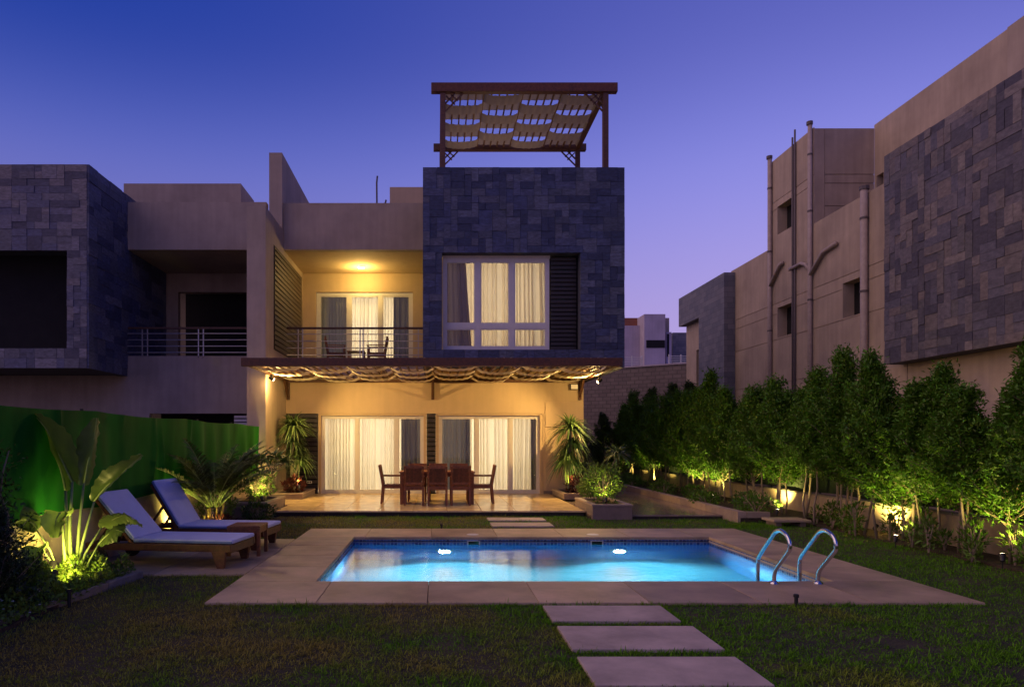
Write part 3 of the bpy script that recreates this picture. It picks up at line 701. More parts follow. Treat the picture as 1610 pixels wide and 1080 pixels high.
# ================================================================== the villa
V = thing('villa', 'modern two-storey villa with slate box, lit windows and balcony behind the pool', 'house', (0, 18.5, 0))
DW = [(-3.22, -.28, .12, 2.29), (-.03, 2.88, .12, 2.29)]
MB().wall('y', -4.09, 3.97, 0, 3.45, 18.5, 18.72, [(-4.095, -3.22, .1, 2.29), (-.28, -.03, .1, 2.29)] + DW).build('front_wall', 'plaster_cream', V)
# coursed right hand pier with grooves
for a, b in ((.12, .96), (.985, 1.21), (1.235, 1.90), (1.925, 2.60)):
    piece('wall_panel', 'plaster_cream', V, 2.93, 3.972, 18.475, 18.499, a, b, 1, .004)
MB().box(2.885, 3.0, 18.44, 18.498, .12, .20).box(3.0, 3.98, 18.44, 18.474, .12, .20).build('skirting', 'planter', V)
MB().box(-4.085, -.33, 18.25, 20.8, 3.2, 3.62).box(-4.085, -.33, 18.2, 18.4, 3.3, 3.76).build('balcony_slab', 'plaster', V)
MB().box(-4.085, -.335, 18.20, 18.42, 6.64, 7.885).build('fascia', 'plaster', V)
MB().box(-4.085, -.335, 18.425, 20.95, 6.641, 6.85).build('balcony_ceiling', 'plaster_cream', V)
BW = (-3.69, -.73, 3.63, 6.08)
MB().wall('y', -4.085, -.335, 3.62, 6.64, 20.8, 21.0, [BW]).build('balcony_wall', 'plaster_cream', V)
# party walls
MB().box(-4.54, -4.09, 16.3, 21.5, 0, 7.15).build('party_wall', 'plaster', V)
MB().box(-4.43, -4.088, 18.02, 25.5, 7.151, 9.15).build('roof_party_wall', 'plaster', V)
MB().box(-4.085, 3.97, 23.7, 27, 3.0, 7.3).box(-4.085, -4.0, 21.01, 23.69, 3.0, 7.3).box(3.85, 3.97, 21.01, 23.69, 3.0, 7.3).box(-3.99, 3.84, 21.01, 23.69, 6.9, 7.3).box(-4.085, -4.0, 18.73, 27, 0, 3.0).box(3.85, 3.97, 18.73, 27, 0, 3.0).box(-4.0, 3.85, 26.8, 27, 0, 3.0).build('rear_body', 'plaster', V)
MB().box(-4.085, -.335, 20.4, 20.7, 6.86, 7.86).build('roof_parapet', 'plaster', V)
MB().box(-1.52, .6, 22.0, 24.5, 7.3, 9.72).build('stair_housing', 'plaster_cream', V)
MB().box(-2.9, -2.6, 19.4, 19.7, 6.86, 8.05).build('roof_vent', 'plaster', V)
for x, h in ((-1.745, 9.3), (-1.52, 8.6)):
    MB().tube([(x, 20.0, 7.0), (x - .02, 20.0, h - .2), (x + .03 * (h < 9), 20.0, h)], .025, 6).build('antenna_pole', 'pipe_dark', V)
def louvre(parent, axis, u0, u1, z0, z1, d, m, pitch, depth=.03, backing='void'):
    """slatted panel; each slat a tilted blade of its own"""
    b = MB()
    if axis == 'y': b.box(u0, u1, d + depth, d + depth + .02, z0, z1)
    else: b.box(d - .02 - depth, d - depth, u0, u1, z0, z1)
    b = b.build('louvre_panel', backing, parent)
    n = int(round((z1 - z0) / pitch)); p = (z1 - z0) / n
    for i in range(n):
        za = z0 + i * p + p * .08; zb = za + p * .80
        if axis == 'y': piece('slat', m, b, u0 + .004, u1 - .004, d, d + depth - .002, za, zb, 1, .12)
        else: piece('slat', m, b, d - depth + .002, d, u0 + .004, u1 - .004, za, zb, 1, .12)
    return b
louvre(V, 'y', -4.085, -3.225, .13, 2.288, 18.47, 'dark_louvre', .125)
louvre(V, 'y', -.276, -.034, .13, 2.288, 18.47, 'dark_louvre', .125)
louvre(V, 'x', 17.1, 20.5, 3.84, 6.46, -4.055, 'brown_louvre', .125)
# slate box
SX0, SX1, SY, SZ0, SZ1 = -.33, 4.44, 16.2, 3.29, 8.01
SH = (.12, 3.40, 3.71, 6.0)
sl = MB().wall('y', SX0, SX1, SZ0, SZ1, SY, SY + .36, [SH]).wall('x', SY + .36, 21.0, SZ0, SZ1, SX0, SX0 + .2).wall('x', SY + .36, 21.0, SZ0, SZ1, SX1 - .2, SX1).build('slate_cladding', 'slate_back', V)
for (a, b, c, d, nu, nv, sd_) in ((SX0 - .004, SX1 + .004, SH[3], SZ1 + .01, 29, 12, 11), (SX0 - .004, SX1 + .004, SZ0, SH[2], 29, 2, 12), (SX0 - .004, SH[0], SH[2], SH[3], 3, 14, 13), (SH[1], SX1 + .004, SH[2], SH[3], 6, 14, 14)):
    clad(sl, 'slate', 'y', a, b, c, d, SY, nu, nv, sd_)
MB().box(2.72, 3.62, SY + .366, SY + .40, 3.6, 6.3).build('light_block', 'void', V)  # unseen box added to stop room light leaking past the louvre
MB().box(SX0 + .2, SX1 - .2, SY + .36, 21.0, SZ0 + .02, SZ0 + .2).build('soffit', 'plaster_cream', V)
MB().box(SX0 + .2, SX1 - .2, SY + .36, 21.0, 6.9, 7.1).build('roof_terrace', 'paving', V)
# rooms behind the glass
def room(x0, x1, y0, y1, z0, z1):
    m = MB(); m.quad((x0, y1, z0), (x1, y1, z0), (x1, y1, z1), (x0, y1, z1)); m.quad((x0, y0, z0), (x0, y1, z0), (x0, y1, z1), (x0, y0, z1)); m.quad((x1, y0, z0), (x1, y1, z0), (x1, y1, z1), (x1, y0, z1))
    m.quad((x0, y0, z0), (x1, y0, z0), (x1, y1, z0), (x0, y1, z0)); m.quad((x0, y0, z1), (x1, y0, z1), (x1, y1, z1), (x0, y1, z1))
    return m.build('room', 'room', V, fix=False)
room(-3.98, 3.84, 18.73, 22.2, .13, 2.95); room(-3.95, -.34, 21.005, 23.6, 3.63, 6.62); room(.0, 4.2, SY + .365, 20.5, 3.62, 6.6)
for loc, w, h, en in (((-1.75, 20.9, 1.5), 2.9, 2.0, 112), ((1.42, 20.9, 1.5), 2.8, 2.0, 112), ((-2.2, 22.8, 5.1), 2.6, 2.0, 92), ((1.4, 18.6, 5.0), 2.4, 1.9, 78)):
    light('room_lamp', 'AREA', loc, en, ROOM, V, aim=(loc[0], loc[1] - 3, loc[2]), shape='RECTANGLE', size=w, size_y=h)

def framed(parent, name, x0, x1, y, z0, z1, cols, rows=(), fw=.06, depth=.07, m='white_frame', gl='glass', rail=.05, stagger=()):
    """window or sliding door: outer frame mesh, mullions, one pane object per light"""
    xs = [x0] + list(cols) + [x1]; zs = [z0] + list(rows) + [z1]
    holes = []
    for i in range(len(xs) - 1):
        for j in range(len(zs) - 1):
            holes.append((xs[i] + (fw if i == 0 else rail / 2), xs[i + 1] - (fw if i == len(xs) - 2 else rail / 2), zs[j] + (fw if j == 0 else rail / 2), zs[j + 1] - (fw if j == len(zs) - 2 else rail / 2)))
    o = MB().wall('y', x0, x1, z0, z1, y, y + depth, holes).build(name, m, parent)
    for h in holes:
        dy = .02
        MB().wall('y', h[0] + .0, h[1], h[2], h[3], y + .012, y + depth - .01, [(h[0] + .035, h[1] - .035, h[2] + .04, h[3] - .035)]).build('sash', m, o)
        MB().box(h[0] + .035, h[1] - .035, y + depth / 2 - .003, y + depth / 2 + .003, h[2] + .04, h[3] - .035).build('pane', gl, o)
    return o
framed(V, 'sliding_door', -3.15, -.36, 18.60, .12, 2.24, (-2.17, -1.10), fw=.06, rail=.07)
framed(V, 'sliding_door', .05, 2.80, 18.60, .12, 2.24, (1.08, 2.0), fw=.06, rail=.07)
MB().wall('y', -3.215, -.285, .12, 2.287, 18.52, 18.66, [(-3.15, -.36, .1, 2.24)]).build('door_surround', 'plaster_cream', V)
MB().wall('y', -.025, 2.875, .12, 2.287, 18.52, 18.66, [(.05, 2.80, .1, 2.24)]).build('door_surround', 'plaster_cream', V)
framed(V, 'balcony_door', -3.68, -.74, 20.86, 3.64, 6.07, (-2.68, -1.72), fw=.09, rail=.10)
framed(V, 'window', .14, 2.70, SY + .20, 3.72, 5.93, (.98, 1.80), (4.30,), fw=.07, rail=.10)
MB().box(.14, 2.72, SY + .2, SY + .34, 5.935, 5.995).build('window_head', 'white_frame', V)
louvre(V, 'y', 2.74, 3.36, 3.73, 5.97, SY + .22, 'dark_louvre', .10)
# balcony railing
def railing(parent, x0, x1, y, z0, z1, posts, m='rail_metal', toprail='pergola_wood', n=4):
    r = MB().box(x0, x1, y - .035, y + .035, z1, z1 + .05).build('balcony_railing', toprail, parent)
    for x in posts: MB().box(x - .012, x + .012, y - .02, y + .02, z0 - .1, z1 - .001).build('post', m, r)
    for i in range(n):
        z = z0 + (z1 - z0) * (i + .25) / n
        MB().tube([(x0, y - .03, z), (x1, y - .03, z)], .014, 8).build('rail', m, r)
    return r
railing(V, -4.02, -.37, 18.30, 3.80, 4.54, (-3.72, -3.60, -2.06, -1.98, -.50))
# balcony lamp
t = thing('ceiling_lamp', 'round glowing lamp on the balcony ceiling', 'lamp', (-2.22, 20.0, 6.64))
MB().lathe([(.0, -.028), (.11, -.028), (.13, -.018), (.14, -.001)], 28, (-2.22, 20.0, 6.64)).build('rim', 'white_plastic', t, smooth=True)
MB().lathe([(.0, -.040), (.06, -.038), (.10, -.029)], 28, (-2.22, 20.0, 6.64)).build('diffuser', 'lamp_ceiling', t, smooth=True)
light('ceiling_bulb', 'POINT', (-2.22, 20.0, 6.34), 72, (1, .66, .20), t, shadow_soft_size=.09)

# ------------------------------------------------------------------ curtains
def curtain(label, x0, x1, y, z0, z1, m, folds, seed, flare=0.0, amp=.05, lean=0.0):
    rng = np.random.default_rng(seed); ph = rng.uniform(0, 6.28, 6)
    def fn(u, v):
        f = folds * (u + .05 * math.sin(u * 7 + ph[0]) + .025 * math.sin(u * 17 + ph[4]) + .002 * math.sin(v * 3 + ph[1]))
        dy = amp * (math.sin(f * 6.283 + ph[2]) + .45 * math.sin(f * 12.9 + ph[3])) * (.75 + .35 * (1 - v) + .2 * math.sin(u * 5 + ph[4]))
        ux = u + .006 * math.sin(f * 12.5 + ph[5])
        x = x0 + (x1 - x0) * ux + lean * (1 - v) * u + flare * (1 - v) * (u - .5)
        return (x, y + dy, z0 + (z1 - z0) * v + (.006 * math.sin(f * 6.283) if v == 0 else 0))
    o = MB().grid(fn, max(40, int(folds * 14)), 10).build('curtain', m, None, smooth=True, fix=False)
    return tag(o, label, 'curtain', 'curtains inside the villa')
curtain('white sheer curtain behind the left sliding door, left part', -3.10, -2.12, 18.86, .16, 2.20, 'sheer', 9, 1)
curtain('white sheer curtain behind the left sliding door, middle', -2.14, -.40, 18.93, .16, 2.20, 'sheer', 13, 2)
curtain('grey opaque drape at the right end of the left sliding door', -.98, -.42, 18.80, .16, 2.20, 'drape', 5, 3, amp=.045)
curtain('grey opaque drape at the left end of the right sliding door', .10, .92, 18.80, .16, 2.20, 'drape', 7, 4, amp=.045)
curtain('white sheer curtain in the middle of the right sliding door', .80, 2.02, 18.93, .16, 2.20, 'sheer', 11, 5)
curtain('white sheer curtain behind the right pane of the right sliding door', 1.98, 2.76, 18.97, .16, 2.20, 'sheer', 6, 6, lean=-.06)
curtain('narrow grey drape at the right end of the right sliding door', 2.58, 2.78, 18.80, .16, 2.20, 'drape', 2, 7)
curtain('grey drape at the left of the balcony door', -3.58, -2.78, 21.12, 3.68, 6.0, 'drape', 6, 8, amp=.045)
curtain('pale sheer curtain across the middle of the balcony door', -2.9, -1.50, 21.22, 3.68, 6.0, 'sheer', 11, 9)
curtain('pale sheer curtain at the right of the balcony door', -1.52, -.8, 21.24, 3.68, 6.0, 'sheer', 6, 10)
curtain('grey drape at the right end of the balcony door', -1.34, -.80, 21.10, 3.68, 6.0, 'drape', 4, 11, amp=.05)
curtain('plum grey drape hanging at the left of the slate box window', .16, .70, SY + .50, 3.66, 5.98, 'drape_plum', 5, 12, lean=.16, amp=.045)
curtain('cream sheer curtain at the left pane of the slate box window', .55, 1.05, SY + .62, 3.66, 5.98, 'sheer_cream', 4, 13)
curtain('cream sheer curtain in the middle of the slate box window', .98, 1.84, SY + .60, 3.66, 5.98, 'sheer_cream', 8, 14, amp=.05)
curtain('cream sheer curtain at the right of the slate box window', 1.80, 2.72, SY + .62, 3.66, 5.98, 'sheer_cream', 8, 15, amp=.05, lean=.05)

# ================================================================== pergolas
def weave(parent, x0, x1, y0, y1, z, rows, cell, phase, rafters=5, sag=.13, lift=.03, gapy=.035, cm='canvas'):
    """canvas strips running along X, woven over and under groups of rafters"""
    nr = int(round((x1 - x0) / cell * rafters)); dx = (x1 - x0) / nr
    for i in range(1, nr):
        x = x0 + i * dx
        MB().box(x - .018, x + .018, y0, y1, z - .022, z + .022).build('rafter', 'rafter_wood', parent)
    rh = (y1 - y0) / rows
    for r in range(rows):
        ya = y0 + r * rh + .015; yb = y0 + (r + 1) * rh - gapy
        off = phase + r
        def fn(u, v):
            x = x0 + (x1 - x0) * u; q = (x - x0) / cell; c = int(math.floor(q)); t = q - c
            below = (c + off) % 2 == 0
            e = min(t, 1 - t); s = min(1, e / .14); s = s * s * (3 - 2 * s)
            if below: zz = z - .026 - s * (.01 + sag * (math.sin(math.pi * t) ** .55)) * (1 + .12 * math.sin(c * 7.3 + r * 3.1))
            else: zz = z + .026 + s * lift
            if e < .14 * .5:
                pass
            k = (v - .5)
            zz -= .02 * (1 - 4 * k * k) * (1 if below else .2)
            zz += .006 * math.sin(x * 40 + r) * s
            return (x, ya + (yb - ya) * v + .012 * math.sin(q * 6.28 + r), zz)
        MB().grid(fn, int((x1 - x0) / .035), 4).build('canvas_strip', cm, parent, smooth=True, fix=False)

def lattice(mb, p, dx, dy, s=.34, w=.03):
    """crossed corner brace under a beam at p, spreading along (dx,dy)"""
    x, y, z = p
    A = lambda a, b: (x + dx * a, y + dy * a, z - b)
    mb.bar(A(0, s), A(s, 0), w, w); mb.bar(A(.0, s * .55), A(s * .55, 0), w, w)
    mb.bar(A(0.02, s * .12), A(s * .55, s * .62), w, w * .8); mb.bar(A(s * .32, .02), A(s * .72, s * .40), w, w * .8)
    return mb

P = thing('pergola', 'wooden pergola with woven canvas strips over the patio', 'pergola', (0, 16.5, 0))
MB().box(-4.20, 3.98, 14.62, 14.76, 3.15, 3.33).build('beam', 'teak_dark', P, bevel=.008)
MB().box(-4.08, 3.96, 18.36, 18.46, 3.12, 3.25).build('beam', 'pergola_wood', P, bevel=.006)
for x in (-4.04, 3.90): MB().box(x - .05, x + .05, 14.765, 18.355, 3.15, 3.30).build('beam', 'pergola_wood', P, bevel=.006)
for x in (-1.36, 1.32): MB().box(x - .04, x + .04, 14.765, 18.355, 3.235, 3.315).build('beam', 'pergola_wood', P)
weave(P, -3.98, 3.84, 14.80, 18.33, 3.225, 6, .977, 0, 5, .085, .10, .10)
for x in (-4.02, -.11, 3.86):
    b = MB(); b.box(x - .04, x + .04, 18.41, 18.49, 2.66, 3.12); b.bar((x, 18.43, 2.72), (x, 17.95, 3.14), .05, .05); 
    for s in (-1, 1):
        if -4 < x + s * .3 < 3.9: pass
    b.bar((x, 18.40, 2.95), (x, 18.15, 3.14), .035, .035)
    b.build('bracket', 'pergola_wood', P)
# pergola spots
def spotlamp(label, loc, aim, en, size=R(138), beam=None):
    t = thing('spotlight', label, 'spotlight', loc, 0, 'pergola spotlights')
    L = Vector(loc); A = (Vector(aim) - L).normalized()
    MB().tube([L + Vector((0, 0, .10)), L + Vector((0, 0, .02))], .035, 14).build('mount', 'black_plastic', t)
    MB().tube([L - A * .07, L + A * .05], [.035, .042], 16).build('housing', 'black_plastic', t, smooth=False)
    MB().tube([L + A * .051, L + A * .055], [.036, .033], 16).build('lens', 'lamp_warm', t)
    light('spot_bulb', 'SPOT', L + A * .09, en, WARM, t, aim=aim, spot_size=size, spot_blend=.6, shadow_soft_size=.03)
    light('spill_fill', 'POINT', L + A * .12 - Vector((0, 0, .03)), en * .15, WARM, t, shadow_soft_size=.04)  # extra point fill added beside the lens to brighten the canvas
    if beam: light('beam_bulb', 'SPOT', L + A * .09, beam[1], WARM, t, aim=beam[0], spot_size=R(34), spot_blend=1, shadow_soft_size=.03)
spotlamp('small spotlight under the left end of the patio pergola', (-3.93, 16.25, 3.03), (.6, 16.7, .4), 400, beam=((1.45, 15.9, .12), 700))
spotlamp('small spotlight under the right end of the patio pergola', (4.02, 16.9, 3.03), (-.4, 16.5, .4), 400, beam=((-1.9, 16.2, .12), 260))
t = thing('floodlight', 'small unlit floodlight on the wall under the right pergola corner', 'floodlight', (3.72, 18.4, 3.0))
MB().box(3.58, 3.80, 18.33, 18.40, 2.92, 3.08).build('housing', 'black_plastic', t, bevel=.01); MB().box(3.60, 3.78, 18.322, 18.329, 2.94, 3.06).build('glass_front', 'white_plastic', t)
MB().box(3.67, 3.71, 18.40, 18.472, 2.98, 3.02).build('bracket', 'black_plastic', t)

Q = thing('roof_pergola', 'wooden pergola with woven canvas strips on the roof terrace', 'pergola', (2.1, 18.2, 7.1))
YF, YB, ZT = 16.62, 19.9, 10.0
MB().box(-.14, 4.38, YF - .10, YF + .06, ZT, ZT + .22).build('beam', 'teak_dark', Q, bevel=.015)
MB().box(-.10, 4.34, YB - .08, YB + .08, ZT - .01, ZT + .18).build('beam', 'pergola_wood', Q, bevel=.012)
for x in (.14, 4.10): MB().box(x - .06, x + .06, YF + .065, YB - .085, ZT + .02, ZT + .16).build('beam', 'pergola_wood', Q, bevel=.006)
for x, y in ((.14, YF), (4.10, YF), (.14, YB), (4.10, YB)):
    MB().box(x - .065, x + .065, y - .065, y + .065, 7.1, ZT - .012).build('post', 'pergola_wood', Q, bevel=.006)
    b = MB(); lattice(b, (x + (.065 if x < 2 else -.065), y, ZT - .012), 1 if x < 2 else -1, 0, .42, .035)
    if y == YF: lattice(b, (x, y + .065, ZT - .012), 0, 1, .4, .03)
    b.build('lattice_brace', 'pergola_wood', Q)
weave(Q, .20, 4.04, YF + .08, YB - .10, ZT + .09, 6, .96, 1, 5, .055, .0, .03, 'canvas_roof')
t = thing('terrace_lamp', 'low lamp on the roof terrace floor lighting the pergola canvas', 'lamp', (1.6, 19.4, 7.1))
MB().cyl(1.6, 19.4, 7.1, 7.22, .07).build('body', 'black_plastic', t); MB().cyl(1.6, 19.4, 7.2205, 7.228, .055).build('lens', 'lamp_warm', t)
light('terrace_bulb', 'SPOT', (1.6, 19.4, 7.3), 55, (1, .66, .34), t, aim=(2.0, 18.4, 10), spot_size=R(130), spot_blend=.6, shadow_soft_size=.05)

# ================================================================== left neighbour
N = thing('neighbour_house', 'unlit twin house on the left with slate box and dark openings', 'house', (-8, 18.2, 0))
MB().wall('y', -16, -4.545, 0, 3.81, 18.2, 18.4, [(-7.66, -4.56, .1, 2.28)]).build('front_wall', 'plaster_neigh', N)
MB().box(-7.8, -4.56, 19.3, 19.35, 0, 2.4).build('dark_opening', 'void', N)
MB().box(-8.28, -4.548, 18.2, 18.42, 6.64, 7.91).build('fascia', 'plaster_neigh', N)
MB().box(-8.28, -4.548, 18.425, 20.95, 6.641, 6.85).build('balcony_ceiling', 'plaster_neigh', N)
MB().box(-8.28, -4.548, 18.405, 20.79, 3.3, 3.62).build('balcony_slab', 'plaster_neigh', N)
MB().wall('y', -8.28, -4.548, 3.62, 6.64, 20.8, 21.0, [(-7.89, -4.9, 3.63, 6.08)]).build('balcony_wall', 'plaster_neigh', N)
MB().box(-7.95, -4.8, 21.6, 21.65, 3.6, 6.2).build('dark_opening', 'void', N)
MB().box(-16, -4.548, 21.7, 27, 0, 7.3).build('rear_body', 'plaster_neigh', N)
MB().box(-9.2, -5.76, 20.05, 21.5, 6.86, 9.10).build('roof_block', 'plaster_neigh', N)
louvre(N, 'y', -5.48, -5.10, .3, 2.25, 18.42, 'rail_metal', .10)
railing(N, -8.25, -4.56, 18.22, 3.86, 4.53, (-7.86, -7.72, -6.36, -6.23))
LX = -8.29; LH = (-14.0, -8.76, 3.74, 6.05); LZ0, LZ1 = 3.27, 8.08
lc = MB().wall('y', -14.4, LX, LZ0, LZ1, 16.2, 16.6, [LH]).wall('x', 16.6, 20.8, LZ0, LZ1, LX - .2, LX).box(-14.4, LX - .2, 16.6, 20.8, LZ0 + .02, LZ0 + .2).build('slate_cladding', 'slate_back', N)
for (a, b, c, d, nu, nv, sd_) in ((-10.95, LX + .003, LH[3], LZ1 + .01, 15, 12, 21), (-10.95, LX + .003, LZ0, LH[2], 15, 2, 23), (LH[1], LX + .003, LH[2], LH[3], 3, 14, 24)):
    clad(lc, 'slate_lit', 'y', a, b, c, d, 16.2, nu, nv, sd_)
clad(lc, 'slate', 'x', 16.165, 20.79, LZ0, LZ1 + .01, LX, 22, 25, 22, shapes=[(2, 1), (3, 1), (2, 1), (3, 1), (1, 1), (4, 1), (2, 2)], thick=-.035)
MB().box(-14.3, -8.5, 17.2, 17.25, 3.5, 6.6).build('dark_opening', 'void', N)

# ================================================================== right neighbour
E = thing('neighbour_house', 'unlit house on the right with slate panel, small windows and drain pipes', 'house', (11, 18, 0))
XW = 10.6
WIN = [(16.98, 17.83, 4.74, 5.65), (20.33, 21.25, 7.95, 8.82), (20.33, 21.25, 4.75, 5.68)]
MB().wall('x', 15.4, 19.2, 0, 7.62, XW + .02, XW + .3, WIN).wall('x', 19.2, 21.8, 0, 10.33, XW + .02, XW + .3, WIN).wall('x', 21.8, 24.6, 0, 7.62, XW + .02, XW + .3).wall('x', 5, 15.4, 0, 3.6, XW + .02, XW + .3).build('side_wall', 'plaster_side', E)
GR = [0, 3.35, 4.70, 5.50, 5.83, 7.65]
def skin(y0, y1, zs, gap=.018):
    for a, b in zip(zs[:-1], zs[1:]):
        MB().wall('x', y0, y1, a + gap / 2, b - (gap / 2 if b != zs[-1] else 0), XW, XW + .019, WIN).build('wall_panel', 'plaster_side', E)
skin(15.4, 19.2, GR); skin(19.2, 21.8, GR[:-1] + [8.78, 9.03, 10.36]); skin(21.8, 24.6, GR)
for y0, y1, z0, z1 in WIN: 
    MB().box(XW + .30, XW + .34, y0 - .1, y1 + .1, z0 - .1, z1 + .1).build('window', 'void', E)
MB().wall('x', 5, 19.2, 6.9, 10.42, 12.3, 12.5, [(18.80, 19.1, 8.5, 8.95)]).build('upper_wall', 'plaster_side', E)
MB().box(12.52, 12.6, 18.7, 19.15, 8.4, 9.05).build('window', 'void', E)
MB().box(12.282, 12.298, 5, 14.7, 6.9, 10.44).build('upper_panel', 'plaster_neigh', E)
for a, b in ((6.9, 8.14), (8.158, 8.78), (8.798, 9.03), (9.048, 10.33)): MB().box(XW + .31, 12.298, 19.2, 19.4, a, b).build('wall_panel', 'plaster_side', E)
MB().box(XW + .32, 14, 5, 24.5, 6.4, 6.88).build('terrace', 'plaster_side', E)
sp = MB().box(10.2, 12.27, 5, 15.5, 3.28, 7.98).build('slate_cladding', 'slate_back', E)
clad(sp, 'slate_warm', 'x', 11.3, 15.502, 3.28, 8.0, 10.2, 23, 27, 31, shapes=SHP + [(1, 2), (1, 3), (1, 2)])
fs = MB().wall('x', 24.3, 26.6, 0, 7.53, 10.2, 10.5).wall('x', 26.6, 28.8, 6.35, 7.53, 10.2, 10.5).box(10.2, 10.59, 24.25, 24.299, 0, 7.53).build('slate_corner', 'slate_far', E)
MB().wall('x', 26.6, 28.6, 0, 6.34, 10.45, 10.6, [(26.9, 27.5, 2.0, 5.2)]).build('side_wall', 'plaster_side', E)
MB().box(10.62, 10.66, 26.8, 27.6, 1.9, 5.3).build('dark_opening', 'void', E)
def pipe(pts, r, m='pipe'): MB().tube(pts, r, 10).build('drain_pipe', m, E, smooth=True)
pipe([(XW - .07, 21.6, 0), (XW - .07, 21.6, 10.5)], .065)
pipe([(XW - .04, 20.28, 0), (XW - .04, 20.28, 10.55)], .026, 'pipe_dark'); pipe([(XW - .04, 20.14, 0), (XW - .04, 20.14, 10.72)], .026, 'pipe_dark')
pipe([(XW - .07, 19.27, 0), (XW - .07, 19.27, 10.5)], .06); pipe([(XW - .09, 16.8, 0), (XW - .09, 16.8, 7.76)], .085)
pipe([(XW - .07, 21.6, 6.42), (XW - .07, 20.98, 6.95), (XW - .07, 20.8, 6.98)], .055)
pipe([(XW - .07, 19.3, 6.2), (XW - .07, 18.62, 6.70), (XW - .07, 18.0, 6.76)], .055)
pipe([(XW - .07, 20.4, 6.66), (XW - .07, 19.75, 6.68), (XW - .07, 19.5, 6.58), (XW - .07, 19.3, 6.36)], .05)
pipe([(XW - .07, 17.7, 3.8), (XW - .07, 17.3, 3.72), (XW - .07, 16.95, 3.35)], .055)
pipe([(XW - .07, 18.9, 2.95), (XW - .07, 18.4, 3.28), (XW - .07, 17.9, 3.40)], .055)
for (y, z, r) in ((21.6, 10.52, .09), (19.27, 10.52, .085), (16.8, 7.78, .11)): MB().cyl(XW - .08, y, z - .06, z + .03, r, 10).build('pipe_cap', 'pipe_dark', E)
for y, zz, r in ((21.6, (2.5, 5, 7.5, 9.5), .075), (19.27, (3, 5.5, 8, 9.6), .07), (16.8, (3, 5.2, 7), .098)):
    for z in zz: MB().cyl(XW - (.07 if r < .09 else .09), y, z, z + .05, r, 10).build('pipe_clip', 'pipe_dark', E)

# ================================================================== far background
bw = thing('brick_wall', 'tall grey brick wall behind the hedge between the houses', 'wall', (8, 31, 0))
A = Vector((4.6, 34.0, 0)); B = Vector((11.6, 28.6, 0))
o = MB().bar((A.x, A.y, 2.42), (B.x, B.y, 2.42), .25, 4.84).build('wall', 'brick_far', bw)
MB().bar((A.x, A.y, 4.87), (B.x, B.y, 4.87), .34, .06).build('coping', 'plaster_far', bw)
F1 = thing('far_house', 'far pale house with a tall block and rust roof beyond the brick wall', 'house', (15, 47, 0))
def X(px, Y): return (px - 687) * Y / 1073
def Zp(py, Y): return 1.55 - (py - 693) * Y / 1073
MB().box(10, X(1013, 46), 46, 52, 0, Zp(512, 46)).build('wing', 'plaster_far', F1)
rf = MB(); y0, y1 = 46.0, 51; rf.add([(10, y0 + .5, Zp(505, 46)), (X(1013, 46), y0 + .5, Zp(524, 46)), (X(1013, 46), y1, Zp(500, 46)), (10, y1, Zp(500, 46)), (10, y0 + .5, Zp(514, 46)), (X(1013, 46), y0 + .5, Zp(525, 46)), (X(1013, 46), y1, Zp(514, 46)), (10, y1, Zp(514, 46))],
       [(0, 1, 2, 3), (7, 6, 5, 4), (0, 4, 5, 1), (1, 5, 6, 2), (2, 6, 7, 3), (3, 7, 4, 0)])
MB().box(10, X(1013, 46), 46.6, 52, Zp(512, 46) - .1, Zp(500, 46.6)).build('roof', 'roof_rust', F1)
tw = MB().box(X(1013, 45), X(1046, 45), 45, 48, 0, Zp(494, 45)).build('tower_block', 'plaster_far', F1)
MB().box(X(1016, 45), X(1045, 45), 44.96, 44.995, Zp(547, 45), Zp(535, 45)).build('window', 'void', tw)
MB().box(X(1046, 45) + .01, X(1057, 45), 45.6, 48, 0, Zp(500, 45.6)).build('return_wall', 'plaster_neigh', F1)
dr = MB().box(X(1050, 45), X(1057, 45) + .05, 45.3, 45.58, 0, Zp(521, 45)).build('porch', 'plaster_far', F1)
MB().box(X(1051, 45), X(1054, 45), 45.26, 45.295, Zp(560, 45), Zp(524, 45)).build('door', 'void', dr)
F2 = thing('far_house', 'far dark slate house block at the right behind the brick wall', 'house', (17, 49, 0))
MB().box(X(1058, 48), X(1087, 48), 48, 53, 0, Zp(523, 48)).build('slate_block', 'slate_far', F2)
MB().box(X(1087, 48) + .01, X(1090, 48), 48.2, 53, 0, Zp(522, 48)).build('edge_wall', 'plaster_far', F2)
for tname, a, b, Y, yt, yb, lab in (('roof_railing', 978, 1009, 40, 562, 576, 'white metal railing on top of the brick wall next to the villa'), ('roof_railing', 1052, 1089, 40, 560, 573, 'white metal railing above the brick wall in front of the far slate house')):
    t = thing(tname, lab, 'railing', (X(a, Y), Y, 0), 0, 'white far railings')
    for px in (a, (a + b) / 2, b): MB().box(X(px, Y) - .03, X(px, Y) + .03, Y - .03, Y + .03, 3.5, Zp(yt, Y) + .1).build('post', 'white_frame', t)
    for k in range(4):
        z = Zp(yt + (yb - yt) * k / 4, Y); MB().box(X(a, Y), X(b, Y), Y - .02, Y + .02, z - .02, z + .02).build('rail', 'white_frame', t)
tag(MB().box(8, 24, 39.5, 44, -3, 4.2).build('far_terrace', 'plaster_far'), kind='structure')

